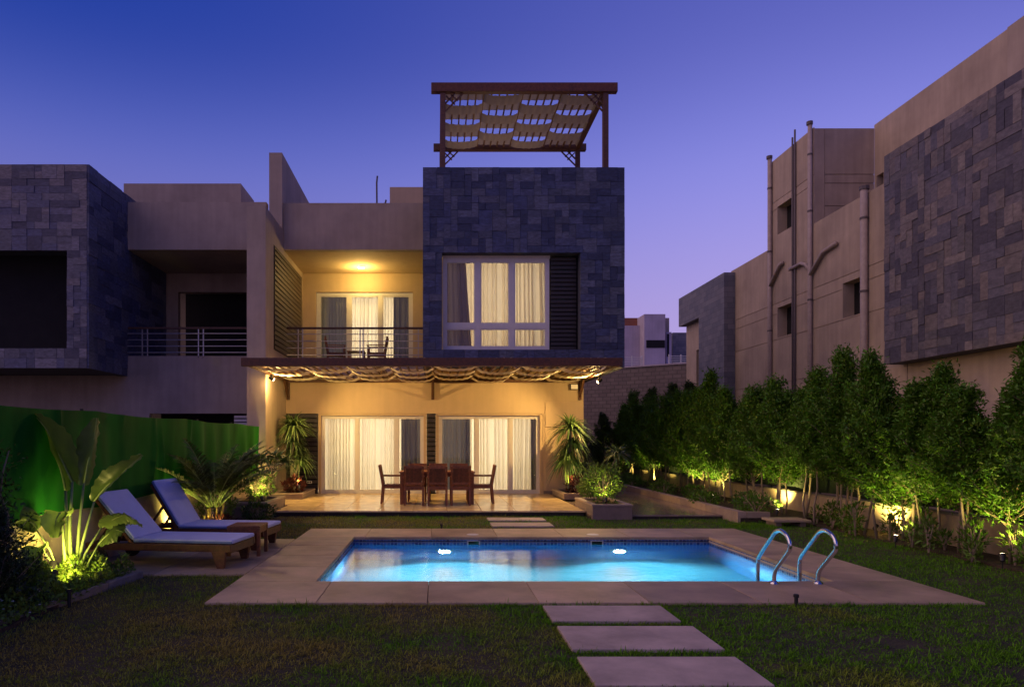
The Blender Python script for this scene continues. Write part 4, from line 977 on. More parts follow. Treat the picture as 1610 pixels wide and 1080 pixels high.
# ================================================================== furniture
def make_chair(name, label, group, woven=True):
    t = local(name, label, 'chair', group); w, d = .200, .23
    for sx in (-1, 1):
        x = sx * w
        MB().bar((x, d, 0), (x, d, .62), .042, .042).build('front_leg', 'teak', t, bevel=.004)
        b = MB(); b.bar((x, -d - .035, 0), (x, -d, .42), .042, .046); b.bar((x, -d, .415), (x, -d - .085, .88), .040, .044); b.build('back_leg', 'teak', t)
        b = MB(); b.box(x - .025 + sx * .008, x + .025 + sx * .008, -d - .03, d + .04, .621, .645); b.build('armrest', 'teak', t, bevel=.006)
        MB().bar((x, -d + .02, .385), (x, d - .02, .385), .024, .07).build('side_apron', 'teak', t)
    MB().box(-w + .022, w - .022, d - .015, d + .012, .34, .415).build('front_apron', 'teak', t)
    MB().box(-w + .022, w - .022, -d - .012, -d + .015, .34, .415).build('back_apron', 'teak', t)
    for i in range(6):
        y = -d + .02 + i * .082; MB().box(-w + .024, w - .024, y, y + .070, .418, .436).build('seat_slat', 'teak', t)
    f = lambda z: -d - .085 * (z - .415) / .465
    MB().bar((-w + .02, f(.85), .85), (w - .02, f(.85), .85), .028, .065).build('top_rail', 'teak', t)
    MB().bar((-w + .02, f(.49), .49), (w - .02, f(.49), .49), .026, .05).build('lower_rail', 'teak', t)
    for i in range(7):
        x = -w + .055 + i * (2 * w - .11) / 6; MB().bar((x, f(.515), .515), (x, f(.82), .82), .058, .012, up=(0, 1, 0)).build('back_slat', 'teak_dark', t)
    return t
ZP = .12
c0 = make_chair('dining_chair', 'teak dining chair with its back to the camera, left of three', 'teak dining chairs round the patio table')
c0.location = (-.51, 15.33, ZP)
copy_tree(c0, (.01, 15.31, ZP), 0, 'teak dining chair with its back to the camera, middle of three')
copy_tree(c0, (.53, 15.34, ZP), 0, 'teak dining chair with its back to the camera, right of three')
for x, l in ((-.47, 'left'), (.03, 'middle'), (.53, 'right')):
    copy_tree(c0, (x, 16.28, ZP), math.pi, 'teak dining chair on the house side of the table facing the camera, %s of three' % l)
copy_tree(c0, (-1.0, 15.72, ZP), -math.pi / 2, 'teak dining chair at the left end of the table')
copy_tree(c0, (1.02, 15.72, ZP), math.pi / 2, 'teak dining chair at the right end of the table')
t = thing('dining_table', 'long teak dining table on the patio surrounded by chairs', 'table', (0, 15.8, ZP))
for i in range(8): piece('plank', 'teak', t, -.86, .86, 15.36 + i * .112, 15.36 + i * .112 + .107, ZP + .705, ZP + .735, 2, .02)
for x in (-.80, .80):
    for y in (15.42, 16.19): MB().box(x - .035, x + .035, y - .035, y + .035, ZP, ZP + .703).build('leg', 'teak', t, bevel=.004)
MB().box(-.765, .765, 15.40, 15.425, ZP + .62, ZP + .703).box(-.765, .765, 16.185, 16.21, ZP + .62, ZP + .703).box(-.83, -.80, 15.46, 16.15, ZP + .62, ZP + .703).box(.80, .83, 15.46, 16.15, ZP + .62, ZP + .703).build('apron', 'teak_dark', t)
# balcony set
b0 = copy_tree(c0, (-2.88, 19.5, 3.62), -math.pi / 2 + .2, 'wooden chair on the balcony left of the small table'); b0['group'] = 'balcony chairs'
b0 = copy_tree(c0, (-1.72, 19.5, 3.62), math.pi / 2, 'wooden chair on the balcony right of the small table'); b0['group'] = 'balcony chairs'
t = thing('balcony_table', 'small slatted wooden table between two balcony chairs', 'table', (-2.28, 19.45, 3.62))
for i in range(5): piece('plank', 'teak', t, -2.54, -2.04, 19.2 + i * .1, 19.295 + i * .1, 4.06, 4.085, 2, .02)
for x in (-2.5, -2.08):
    for y in (19.24, 19.64): MB().box(x - .02, x + .02, y - .02, y + .02, 3.62, 4.058).build('leg', 'teak', t)

def make_lounger(label, angle, blen):
    """local: +X towards the foot, seat from x=0 to 1.3, width in Y 0..0.72"""
    t = local('sun_lounger', label, 'sun lounger', 'teak sun loungers with pale mattresses'); W = .72
    for y in (.0, W): MB().box(-.62, 1.26, y - .02, y + .02, .195, .28).build('side_rail', 'teak_dark', t, bevel=.006)
    for x in (-.61, 1.235): MB().box(x - .02, x + .02, .022, W - .022, .18, .27).build('end_rail', 'teak_dark', t, bevel=.004)
    for y in (.005, W - .005):
        m = MB(); m.add([(1.02, y - .03, .20), (1.20, y - .03, .20), (1.20, y + .03, .20), (1.02, y + .03, .20), (1.09, y - .03, 0), (1.17, y - .03, 0), (1.17, y + .03, 0), (1.09, y + .03, 0)],
                        [(0, 1, 2, 3), (7, 6, 5, 4), (0, 4, 5, 1), (1, 5, 6, 2), (2, 6, 7, 3), (3, 7, 4, 0)]); m.build('leg', 'teak_dark', t, bevel=.004)
        MB().tube([(-.42, y - .022, .10), (-.42, y + .022, .10)], .10, 20).build('wheel', 'black_plastic', t, bevel=.006)
    for i in range(13): MB().box(.02 + i * .095, .02 + i * .095 + .07, .022, W - .022, .262, .282).build('seat_slat', 'teak_dark', t)
    ca, sa = math.cos(angle), math.sin(angle)
    A = lambda s, n, y: (-s * ca + n * sa, y, .285 + s * sa + n * ca)        # s up the back, n off its face
    bk = MB().bar(A(blen - .02, -.02, .023), A(blen - .02, -.02, W - .023), .045, .034, up=(sa, 0, ca)).build('backrest', 'teak_dark', t)
    for y in (.045, W - .045): MB().bar(A(0, -.02, y), A(blen - .043, -.02, y), .045, .035, up=(sa, 0, ca)).build('back_rail', 'teak_dark', bk)
    for i in range(9):
        s = .05 + i * (blen - .08) / 8; m = MB(); m.bar(A(s, -.02, .07), A(s, -.02, W - .07), .055, .018, up=(sa, 0, ca)); m.build('back_slat', 'teak_dark', bk)
    for yy in (.12, W - .12): MB().bar(A(blen * .55, -.045, yy), (-.45 - .1 * ca, yy, .25), .03, .03).build('prop', 'teak_dark', t)
    # mattress: seat part and back part as one bent pad
    def pad(a, b, lo, hi, nm, mt, bev):
        m = MB(); pts = [A(a, lo, .03), A(b, lo, .03), A(b, lo, W - .03), A(a, lo, W - .03), A(a, hi, .03), A(b, hi, .03), A(b, hi, W - .03), A(a, hi, W - .03)]
        m.add(pts, [(0, 3, 2, 1), (4, 5, 6, 7), (0, 1, 5, 4), (1, 2, 6, 5), (2, 3, 7, 6), (3, 0, 4, 7)]); return m.build(nm, mt, t, bevel=bev, smooth=False)
    p = MB().box(-.0, 1.27, .02, W - .02, .286, .336).build('mattress', 'mattress', t, bevel=.02)
    MB().box(.01, 1.262, .014, W - .014, .290, .318).build('mattress_piping', 'mattress_side', p, bevel=.008)
    p = pad(.03, blen + .03, .002, .052, 'back_mattress', 'mattress', .02)
    m = MB(); q = [A(.05, .006, .024), A(blen + .02, .006, .024), A(blen + .02, .006, W - .024), A(.05, .006, W - .024), A(.05, .036, .024), A(blen + .02, .036, .024), A(blen + .02, .036, W - .024), A(.05, .036, W - .024)]
    m.add(q, [(0, 3, 2, 1), (4, 5, 6, 7), (0, 1, 5, 4), (1, 2, 6, 5), (2, 3, 7, 6), (3, 0, 4, 7)]).build('mattress_piping', 'mattress_side', p, bevel=.006)
    return t
l1 = make_lounger('teak sun lounger with pale mattress, nearer the camera beside the flower bed', R(48), .74); l1.location = (-3.70, 8.28, Z0); l1.rotation_euler = (0, 0, R(-7))
l2 = make_lounger('teak sun lounger with pale mattress and steep backrest, further back near the palm', R(58), .74); l2.location = (-3.66, 9.62, Z0); l2.rotation_euler = (0, 0, R(-6))
t = thing('side_table', 'small square teak table between the two sun loungers', 'table', (-2.55, 9.17, Z0))
for i in range(5): piece('plank', 'teak', t, -2.77, -2.33, 8.99 + i * .088, 8.99 + i * .088 + .083, Z0 + .375, Z0 + .40, 2, .03)
for x in (-2.745, -2.355):
    for y in (9.015, 9.405): MB().box(x - .022, x + .022, y - .022, y + .022, Z0, Z0 + .373).build('leg', 'teak', t, bevel=.003)
MB().box(-2.72, -2.38, 9.0, 9.02, Z0 + .30, Z0 + .373).box(-2.72, -2.38, 9.40, 9.42, Z0 + .30, Z0 + .373).box(-2.76, -2.74, 9.04, 9.38, Z0 + .30, Z0 + .373).box(-2.36, -2.34, 9.04, 9.38, Z0 + .30, Z0 + .373).build('apron', 'teak', t)
for x, y, h, lab in ((3.36, 6.385, .115, 'small black sprinkler post at the front edge of the pool deck'), (.08, 11.93, .10, 'small black sprinkler post on the lawn behind the pool'), (-3.42, 6.35, .17, 'small black sprinkler post at the edging of the left bed')):
    t = thing('sprinkler', lab, 'sprinkler', (x, y, 0), 0, 'garden sprinklers')
    MB().cyl(x, y, 0, h - .025, .017, 12).build('body', 'black_plastic', t); MB().lathe([(.0, .03), (.018, .03), (.025, .024), (.025, 0), (.0, 0)], 14, (x, y, h - .025)).build('cap', 'black_plastic', t)
t = thing('power_socket', 'small white outdoor socket on the dark slatted panel', 'socket', (-3.45, 18.46, .4))
MB().box(-3.52, -3.38, 18.43, 18.468, .40, .47).build('plate', 'white_plastic', t, bevel=.004); MB().box(-3.50, -3.46, 18.425, 18.4295, .415, .455).box(-3.44, -3.40, 18.425, 18.4295, .415, .455).build('cover', 'bronze', t)

# ================================================================== plants
def tubes(mb, pts, r0, r1, n=6): return mb.tube(pts, [r0 + (r1 - r0) * i / (len(pts) - 1) for i in range(len(pts))], n)
def tree_geo(seed, H, Rr, n_br, per, leaf, base=.36):
    """trunk, side branches rising off it, leaves in sprays along the branches"""
    rng = np.random.default_rng(seed); mb = MB(); stems = int(rng.integers(1, 3)); tops = []
    for s in range(stems):
        a = rng.uniform(0, 6.28); lean = rng.uniform(.02, .16); pts = []
        for k in range(8):
            z = H * .93 * k / 7; pts.append((lean * z / 2 * math.cos(a) + .035 * math.sin(k * 1.9 + a) + (s * .07), lean * z / 2 * math.sin(a) + .035 * math.cos(k * 1.4 + a), z))
        tubes(mb, pts, rng.uniform(.018, .027), .005, 7); tops.append(pts)
    gs = []
    for c in range(n_br):
        t = (c + rng.uniform(0, 1)) / n_br; t = t ** .9; z = H * (base + (.97 - base) * t)
        prof = (min(1, (t + .12) / .30)) ** .5 * max(.05, 1 - max(0, (t - .20) / .80)) ** 1.0 + .03
        ang = c * 2.399 + rng.uniform(-.5, .5); ln = Rr * prof * rng.uniform(.45, 1.65) * 1.25
        st = tops[int(rng.integers(0, stems))]; kz = min(7, z / (H * .93) * 7); k0 = int(min(6, kz)); q = kz - k0
        ax = np.array(st[k0]) * (1 - q) + np.array(st[k0 + 1]) * q; ax[2] = z - ln * .45
        d = np.array([math.cos(ang), math.sin(ang), rng.uniform(.55, 1.25)]); tip = ax + d / np.linalg.norm(d) * ln * 1.15
        if ln > .16: mb.tube([tuple(ax), tuple((ax + tip) / 2 + np.array([0, 0, -.02])), tuple(tip)], [.007, .005, .002], 4)
        m = int(per * (.35 + .9 * min(1.2, ln / Rr))); u = rng.uniform(.18, 1.08, m) ** .75
        Pn = ax + (tip - ax) * u[:, None] + rng.normal(0, 1, (m, 3)) * (.030 + .045 * np.sin(np.pi * np.minimum(u, 1)))[:, None]
        D = unit(d / np.linalg.norm(d) * .7 + rng.normal(0, .75, (m, 3)))
        gs.append(leaves(Pn, D, leaf * rng.uniform(.45, 1.4, m), leaf * .42 * rng.uniform(.6, 1.3, m), .2, rng))
    return mb, cat_geo(gs)
def make_tree(seed, H, Rr, n_cl, per, leaf, m, name='hedge_tree', cat='tree', group='hedge trees along the right garden wall', base=.36, bark='bark'):
    mb, (Vv, Ff) = tree_geo(seed, H, Rr, n_cl, per, leaf, base)
    t = local(name, 'x', cat, group); mb.build('trunk', bark, t, smooth=True, fix=False); npmesh('crown', Vv, Ff, m, t)
    return t
protos = [make_tree(100 + i, h, r, 95, 125, .074, 'leaf_hedge', base=bs) for i, (h, r, bs) in enumerate(((2.75, .42, .32), (2.95, .36, .40), (2.6, .44, .28), (3.15, .40, .36), (2.85, .48, .30), (2.65, .36, .44)))]
spots = []
rt = random.Random(5); y = 7.55
while y < 25.5:
    spots.append((6.98 + rt.uniform(-.12, .14), y)); y += rt.uniform(.27, .48) * (1 + .2 * (y > 14))
nT = len(spots)
for i, (x, y) in enumerate(spots):
    p = protos[i % 6] if i < 6 else protos[rt.randrange(6)]
    lab = ('slim leafy hedge tree along the right wall, %s from the photo\'s right edge' % ORD[i])
    sc = rt.uniform(.88, 1.08)
    if i < 6: o = p; o['label'] = lab; o.location = (x, y, .03); o.rotation_euler = (0, 0, rt.uniform(0, 6.28))
    else: o = copy_tree(p, (x, y, .03), rt.uniform(0, 6.28), lab)
    if 12.9 < y < 13.6: sc *= 1.08
    if y < 9.6: sc *= .87
    hd = (2.15 + 1.0 * rt.random() ** 1.5 + (.55 if 13.0 < y < 13.45 else 0) + (.25 if y > 15 else 0) + (.06 if y < 10.4 else 0)) / (2.75, 2.95, 2.6, 3.15, 2.85, 2.65)[protos.index(p)]; o.scale = (sc, sc, hd)
# taller dark trees in front of the brick wall
dk = make_tree(201, 3.5, .85, 120, 130, .10, 'leaf_hedge_dark', 'dark_tree', 'tree', 'dark trees before the brick wall', .12, 'bark')
for i, (x, y, s, lab) in enumerate(((6.3, 25.4, .74, 'dark leafy tree before the brick wall, left of the pair of pointed ones'), (7.2, 26.2, .80, 'dark pointed tree before the brick wall, second from the villa'), (8.1, 26.3, 1.02, 'dark pointed tree before the brick wall, third from the villa'),
                                    (5.5, 26.4, .66, 'dark leafy tree nearest the villa at the end of the side path'), (9.0, 25.6, 1.06, 'dark pointed tree under the slate corner of the right house'), (8.5, 22.5, 1.0, 'dark leafy tree behind the hedge below the slate corner'))):
    o = dk if i == 0 else copy_tree(dk); o.location = (x, y, 0); o.rotation_euler = (0, 0, i * 1.3); o.scale = (s, s, s); o['label'] = lab

def shrub(name, label, loc, rx, ry, h, n, leaf, m, group=None, z0=.1, stems=5, seed=1, up=.5, wide=.45):
    rng = np.random.default_rng(seed); t = thing(name, label, 'shrub', loc, 0, group); L = np.array(loc)
    u = unit(rng.normal(size=(n, 3))); rad = rng.uniform(.35, 1, n) ** .5
    bump = 1 + .22 * np.sin(u[:, 0] * 5 + seed) * np.sin(u[:, 1] * 4 + 2 * seed) + .15 * np.sin(u[:, 2] * 7 + seed)
    Pn = u * (rad * bump)[:, None] * np.array([rx, ry, (h - z0) / 2]); Pn[:, 2] += (h + z0) / 2
    D = unit(u + np.array([0, 0, up]) + rng.normal(0, .6, (n, 3)))
    V_, F_ = leaves(Pn, D, leaf * rng.uniform(.6, 1.3, n), leaf * wide * rng.uniform(.7, 1.2, n), .2, rng)
    mb = MB()
    for s in range(stems):
        a = rng.uniform(0, 6.28); r = rng.uniform(.2, .75)
        mb.tube([(0 + L[0], L[1], L[2]), (L[0] + rx * r * .4 * math.cos(a), L[1] + ry * r * .4 * math.sin(a), L[2] + h * .45), (L[0] + rx * r * math.cos(a), L[1] + ry * r * math.sin(a), L[2] + h * .85)], [.012, .009, .004], 5)
    mb.build('stem', 'bark', t, fix=False); npmesh('foliage', V_, F_, m, t)
    return t

def rosette(P0, n, length, width, droop, rng, spread=1.0, lift=.55, seg=4):
    a = rng.uniform(0, 6.283, n); el = rng.uniform(-.35, 1.25, n) * spread
    D = np.stack([np.cos(a) * np.cos(el), np.sin(a) * np.cos(el), np.sin(el) + lift * .3], 1)
    return straps(np.array(P0) + D * .02, D, length * rng.uniform(.7, 1.1, n), width, droop * rng.uniform(.6, 1.4, n), seg, rng=rng)
def dracaena(label, loc, heads, trunk, m='leaf_dracaena', seed=3, group='dracaenas by the house'):
    rng = np.random.default_rng(seed); t = thing('dracaena', label, 'plant', loc, 0, group); L = Vector(loc); mb = MB(); gs = []
    for (x, y, z, n, ln, w, dr) in heads:
        mid = Vector((x * .35, y * .35, z * .55)); tubes(mb, [L, L + mid, L + Vector((x, y, z))], trunk, trunk * .7, 8)
        gs.append(rosette((x, y, z), n, ln, w, dr, rng))
    mb.build('trunk', 'bark_pale', t, smooth=True, fix=False); V_, F_ = cat_geo(gs); npmesh('foliage', V_, F_, m, t)
    return t
dracaena('tall spiky dracaena in the low planter left of the sliding doors', (-3.72, 17.5, .25), [(.05, 0, 1.66, 230, .70, .048, .55), (-.02, .05, 1.32, 130, .56, .042, .8), (.22, -.1, .78, 130, .52, .040, .6), (.12, .1, 1.02, 100, .54, .042, .8)], .045, seed=3)
dracaena('tall spiky dracaena in the low planter right of the sliding doors', (3.42, 17.5, .25), [(.0, 0, 1.62, 230, .72, .050, .6), (.05, .05, 1.2, 180, .66, .048, 1.0), (-.08, -.05, .85, 160, .62, .046, .9), (.22, -.1, .6, 110, .55, .044, .6)], .05, seed=4)
dracaena('slim leaning dracaena with one head right of the villa corner', (3.95, 16.3, .12), [(.30, -.25, 1.12, 95, .46, .038, .6)], .016, seed=5)
shrub('croton', 'dark red leafed croton at the foot of the left dracaena', (-3.55, 17.1, .22), .26, .24, .40, 330, .11, 'leaf_red', 'red crotons', .02, seed=7)
shrub('croton', 'dark red leafed croton at the foot of the right dracaena', (3.50, 17.05, .22), .28, .24, .42, 330, .11, 'leaf_red', 'red crotons', .02, seed=8)
shrub('planter_shrub', 'round leafy green shrub in the right front planter', (3.46, 14.2, .26), .42, .46, .78, 1500, .075, 'leaf_shrub', None, .02, 9, 9)
shrub('planter_shrub', 'leafy green shrub in the left planter under the frangipani', (-3.75, 14.2, .28), .34, .42, .72, 1300, .07, 'leaf_shrub', None, .02, 9, 10)
shrub('shrub', 'leafy shrub between the right planters at the villa corner', (3.62, 15.75, .12), .34, .36, .62, 1100, .075, 'leaf_shrub', 'small garden shrubs', .02, 8, 14)
shrub('shrub', 'dark low shrub at the foot of the left planter', (-3.45, 13.1, 0), .34, .28, .36, 650, .07, 'leaf_hedge_dark', 'small garden shrubs', .02, 6, 12)
shrub('shrub', 'green shrub growing beside the areca palm stems', (-3.95, 12.3, 0), .34, .5, .68, 1000, .07, 'leaf_shrub', 'small garden shrubs', .03, 8, 13)

# frangipani
t = thing('frangipani', 'frangipani with forked dark branches in the left planter', 'tree', (-3.62, 14.3, .28)); rng = np.random.default_rng(17); mb = MB(); gs = []; L = Vector((-3.62, 14.3, .28))
def fork(p, d, ln, r, depth):
    q = p + d * ln; mb.tube([p, (p + q) / 2 + Vector((rng.normal(0, .015), rng.normal(0, .015), 0)), q], [r, r * .85, r * .8], 7)
    if depth == 0:
        n = 26; a = rng.uniform(0, 6.28, n); el = rng.uniform(-.25, .9, n); D = np.stack([np.cos(a) * np.cos(el), np.sin(a) * np.cos(el), np.sin(el)], 1)
        gs.append(straps(np.array(q - L) + D * .015, D, .33 * rng.uniform(.75, 1.15, n), .072, .45 * rng.uniform(.5, 1.3, n), 4, rng=rng)); return
    a0 = rng.uniform(0, 6.28); k = 3 if depth == 2 else 2
    for j in range(k):
        a = a0 + j * 6.283 / k; nd_ = (d + Vector((math.cos(a), math.sin(a), .25)) * .75).normalized(); fork(q, nd_, ln * .72, r * .75, depth - 1)
fork(L, Vector((.28, -.05, 1)).normalized(), .46, .03, 2); fork(L + Vector((-.12, .1, 0)), Vector((-.35, .1, 1)).normalized(), .42, .028, 2)
mb.build('branches', 'bark', t, smooth=True, fix=False); V_, F_ = cat_geo(gs); npmesh('foliage', V_, F_, 'leaf_plumeria', t)

# areca palm
def palm(label, loc, nf, ln, seed, canes=7):
    t = thing('areca_palm', label, 'palm', loc, 0); rng = np.random.default_rng(seed); L = Vector(loc); mb = MB(); gs = []; ra = MB()
    for c in range(canes):
        a = rng.uniform(0, 6.28); r = rng.uniform(.03, .15); h = rng.uniform(.32, .6)
        mb.tube([L + Vector((r * math.cos(a), r * math.sin(a), 0)), L + Vector((r * 1.5 * math.cos(a), r * 1.5 * math.sin(a), h))], [.024, .017], 8)
    for f in range(nf):
        a = f * 2.399 + rng.uniform(-.3, .3); el = rng.uniform(.75, 1.45); l = ln * rng.uniform(.75, 1.1); dr = rng.uniform(.22, .55)
        d = np.array([math.cos(a) * math.cos(el), math.sin(a) * math.cos(el), math.sin(el)]); p0 = np.array([.10 * math.cos(a), .10 * math.sin(a), .46])
        K = 9; pts = []
        for k in range(K + 1):
            s = k / K; p = p0 + d * l * s; p = p + np.array([math.cos(a), math.sin(a), 0]) * l * .28 * s * s; p[2] -= dr * l * s * s * .8; pts.append(p)
        ra.tube([Vector(p) + L for p in pts], [.010 - .007 * k / K for k in range(K + 1)], 5)
        Q = np.array(pts); m = 36; ss = np.linspace(.22, .99, m); B = np.stack([np.interp(ss * K, np.arange(K + 1), Q[:, i]) for i in range(3)], 1)
        T = unit(np.gradient(B, axis=0)); S = unit(np.cross(T, np.array([0, 0, 1.0]))); N_ = np.cross(S, T)
        for sg in (-1, 1):
            D = unit(S * sg * .75 + T * .75 + N_ * .28 + rng.normal(0, .07, (m, 3)))
            gs.append(straps(B, D, .34 * np.sin(np.pi * (ss * .85 + .1)) * rng.uniform(.85, 1.1, m), .024, .35, 3, rng=rng))
    mb.build('canes', 'cane', t, smooth=True, fix=False); ra.build('frond_stems', 'stalk', t, smooth=True, fix=False); V_, F_ = cat_geo(gs); npmesh('fronds', V_, F_, 'leaf_palm', t)
palm('bushy areca palm with arching fronds against the left garden wall', (-3.70, 11.35, 0), 44, 1.42, 23)
shrub('shrub', 'small reddish leaved plant at the foot of the areca palm', (-3.50, 11.15, 0), .24, .2, .30, 260, .09, 'leaf_red', 'small garden shrubs', .02, 5, 15)

# bird of paradise with broad paddle leaves
BP = thing('bird_of_paradise', 'big bird of paradise plant with broad paddle leaves in the left bed', 'plant', (-3.98, 7.4, .03))
def paddle(petiole, blade, w, m, cup=.35, tw=0.0, r=.016, split=0, side=(1, 0, 0)):
    """petiole and blade are polylines in world space"""
    pr = [Vector(p) for p in petiole]; mb = MB(); mb.tube(pr, [r - (r * .45) * i / (len(pr) - 1) for i in range(len(pr))], 8)
    st = mb.build('leaf_stalk', 'stalk', BP, smooth=True, fix=False)
    B = [Vector(p) for p in blade]; K = 18; pts = []
    n = len(B) - 1
    for k in range(K + 1):
        s = k / K * n; i = min(n - 1, int(s)); q = s - i; p0, p1, p2, p3 = B[max(i - 1, 0)], B[i], B[i + 1], B[min(i + 2, n)]
        pts.append(.5 * ((2 * p1) + (p2 - p0) * q + (2 * p0 - 5 * p1 + 4 * p2 - p3) * q * q + (3 * p1 - p0 - 3 * p2 + p3) * q ** 3))
    vs = []; sd = Vector(side)
    for k, p in enumerate(pts):
        s = k / K; d = (pts[min(k + 1, K)] - pts[max(k - 1, 0)]).normalized(); x = (sd - d * sd.dot(d)).normalized(); nrm = d.cross(x)
        x = (x * math.cos(tw * s) + nrm * math.sin(tw * s)); nrm = d.cross(x)
        ww = w * (math.sin(math.pi * min(1, s * .93 + .05)) ** .62); tr = random.Random(int(w * 1000) + k)
        for j in range(7):
            q = (j - 3) / 3; rip = .013 * math.sin(s * 46 + q * 2) * abs(q) + .012 * math.sin(s * 9 + q * 3)
            e_ = 1 if abs(q) < .99 else (.60 if tr.random() < .10 else tr.uniform(.90, 1.0)); vs.append(p + x * ww / 2 * q * e_ + nrm * (cup * ww * .5 * abs(q) ** 1.3 + rip))
    mb = MB(); mb.add(vs, [(k * 7 + j, (k + 1) * 7 + j, (k + 1) * 7 + j + 1, k * 7 + j + 1) for k in range(K) for j in range(6)])
    mb.build('leaf_blade', m, BP, smooth=True, fix=False)
    MB().tube(pts, [.011 * (1 - .8 * k / K) for k in range(K + 1)], 6).build('midrib', 'stalk', st, smooth=True, fix=False)
def W_(px, py, Y): return ((px - 687) * Y / 1073, Y, 1.55 - (py - 693) * Y / 1073)
bx, by = -3.98, 7.4
base = lambda dx, dy: (bx + dx, by + dy, .03)
paddle([base(0, 0), (-4.02, 7.42, .55), (-4.06, 7.46, 1.0)], [(-4.06, 7.46, 1.0), (-4.14, 7.48, 1.28), (-4.28, 7.46, 1.55), (-4.43, 7.36, 1.70)], .46, 'leaf_banana', .5, .2, .026, side=(.55, -.8, 0))
paddle([base(.03, -.02), (-3.96, 7.36, .6), (-3.92, 7.34, 1.12)], [(-3.92, 7.34, 1.10), (-4.02, 7.30, 1.36), (-4.12, 7.26, 1.62), (-4.24, 7.18, 1.83)], .44, 'leaf_banana', .45, -.2, .024, side=(.8, -.6, .15))
paddle([base(.05, .03), (-3.90, 7.44, .6), (-3.86, 7.46, 1.08)], [(-3.86, 7.46, 1.06), (-3.84, 7.50, 1.30), (-3.78, 7.52, 1.58), (-3.74, 7.50, 1.80)], .30, 'leaf_banana', .55, .3, .022, side=(.6, .8, 0))
paddle([base(.07, -.02), (-3.82, 7.36, .45), (-3.68, 7.34, .92)], [(-3.69, 7.34, .90), (-3.55, 7.32, 1.06), (-3.35, 7.28, 1.22), (-3.12, 7.22, 1.40)], .24, 'leaf_banana', .6, .0, .020, side=(.2, .9, -.35))
paddle([base(.10, -.05), (-3.72, 7.22, .36), (-3.50, 7.14, .66)], [(-3.50, 7.14, .65), (-3.36, 7.10, .74), (-3.20, 7.06, .78), (-3.02, 7.0, .68)], .30, 'leaf_banana_pale', .25, .2, .016, side=(.1, -.75, .65))
paddle([base(.12, -.03), (-3.68, 7.25, .30), (-3.56, 7.2, .48)], [(-3.57, 7.2, .46), (-3.46, 7.16, .56), (-3.34, 7.12, .62), (-3.25, 7.08, .60)], .22, 'leaf_banana', .3, .2, .012, side=(.2, -.6, -.75))
paddle([base(0, -.06), (-3.98, 7.28, .45), (-3.96, 7.22, .76)], [(-3.96, 7.22, .74), (-3.93, 7.12, .80), (-3.92, 7.02, .72), (-3.90, 6.98, .56)], .30, 'leaf_banana_pale', .3, .0, .018, side=(1, .1, .1))
paddle([base(-.06, -.05), (-4.08, 7.2, .40), (-4.16, 7.08, .64)], [(-4.15, 7.09, .62), (-4.20, 7.0, .74), (-4.25, 6.85, .74), (-4.24, 6.7, .64)], .26, 'leaf_banana', .4, .2, .013, side=(.5, .2, .8))
paddle([base(-.05, -.08), (-4.04, 7.15, .28), (-4.08, 7.05, .44)], [(-4.07, 7.06, .42), (-4.08, 6.98, .46), (-4.07, 6.9, .38), (-4.05, 6.86, .22)], .24, 'leaf_banana', .35, .2, .012, side=(.9, .3, .2))
paddle([base(-.03, -.1), (-4.08, 7.1, .18), (-4.14, 6.98, .26)], [(-4.13, 6.99, .25), (-4.18, 6.88, .28), (-4.22, 6.76, .26), (-4.2, 6.66, .2)], .2, 'leaf_banana', .3, .2, .011, side=(.4, .2, .8))

# ground cover in the left bed (a dense mass)
def cover():
    rng = np.random.default_rng(31); n = 9500; Y = rng.uniform(4.6, 7.75, n); X_ = rng.uniform(-4.25, -3.5, n) ; X_ += (Y - 6.2) * .06
    hh = .20 + .10 * np.sin(X_ * 7 + Y * 3) * np.sin(Y * 5.3) + .06 * np.sin(X_ * 19 + Y * 13); z = hh * rng.uniform(.15, 1.0, n) ** .6 + .02
    z *= np.clip((-3.42 + (Y - 6.2) * .1 - X_) / .22, .3, 1)
    Pn = np.stack([X_, Y, z], 1); D = unit(rng.normal(0, .8, (n, 3)) + np.array([.2, -.2, .7]))
    V_, F_ = leaves(Pn, D, .052 * rng.uniform(.6, 1.3, n), .026, .2, rng); o = npmesh('ground_cover', V_, F_, 'leaf_cover')
    tag(o, 'dense leafy ground cover filling the left flower bed', 'ground cover', kind='stuff')
    k = 130; idx = rng.choice(np.where(Y < 6.4)[0], k); P2 = Pn[idx] + np.array([0, 0, .03]); gs = []
    for j in range(5):
        a = j * 1.2566; D = np.tile(np.array([math.cos(a), math.sin(a), .45]), (k, 1)); gs.append(leaves(P2, D, .013, .010, .1, rng))
    V_, F_ = cat_geo(gs); o = npmesh('white_blossom', V_, F_, 'petal'); tag(o, 'tiny white flowers scattered over the left ground cover', 'flowers', kind='stuff')
cover()
cf = make_tree(301, .92, .26, 90, 70, .045, 'leaf_conifer', 'conifer_shrub', 'shrub', None, .02, 'bark'); cf.location = (-3.93, 6.0, .02); cf['label'] = 'dark feathery conifer shrub at the left edge of the picture'
cf2 = make_tree(302, 1.55, .14, 26, 30, .06, 'leaf_hedge_dark', 'slim_shrub', 'shrub', None, .35, 'bark'); cf2.location = (-4.12, 6.35, .02); cf2['label'] = 'tall thin shrub before the netting at the left edge'

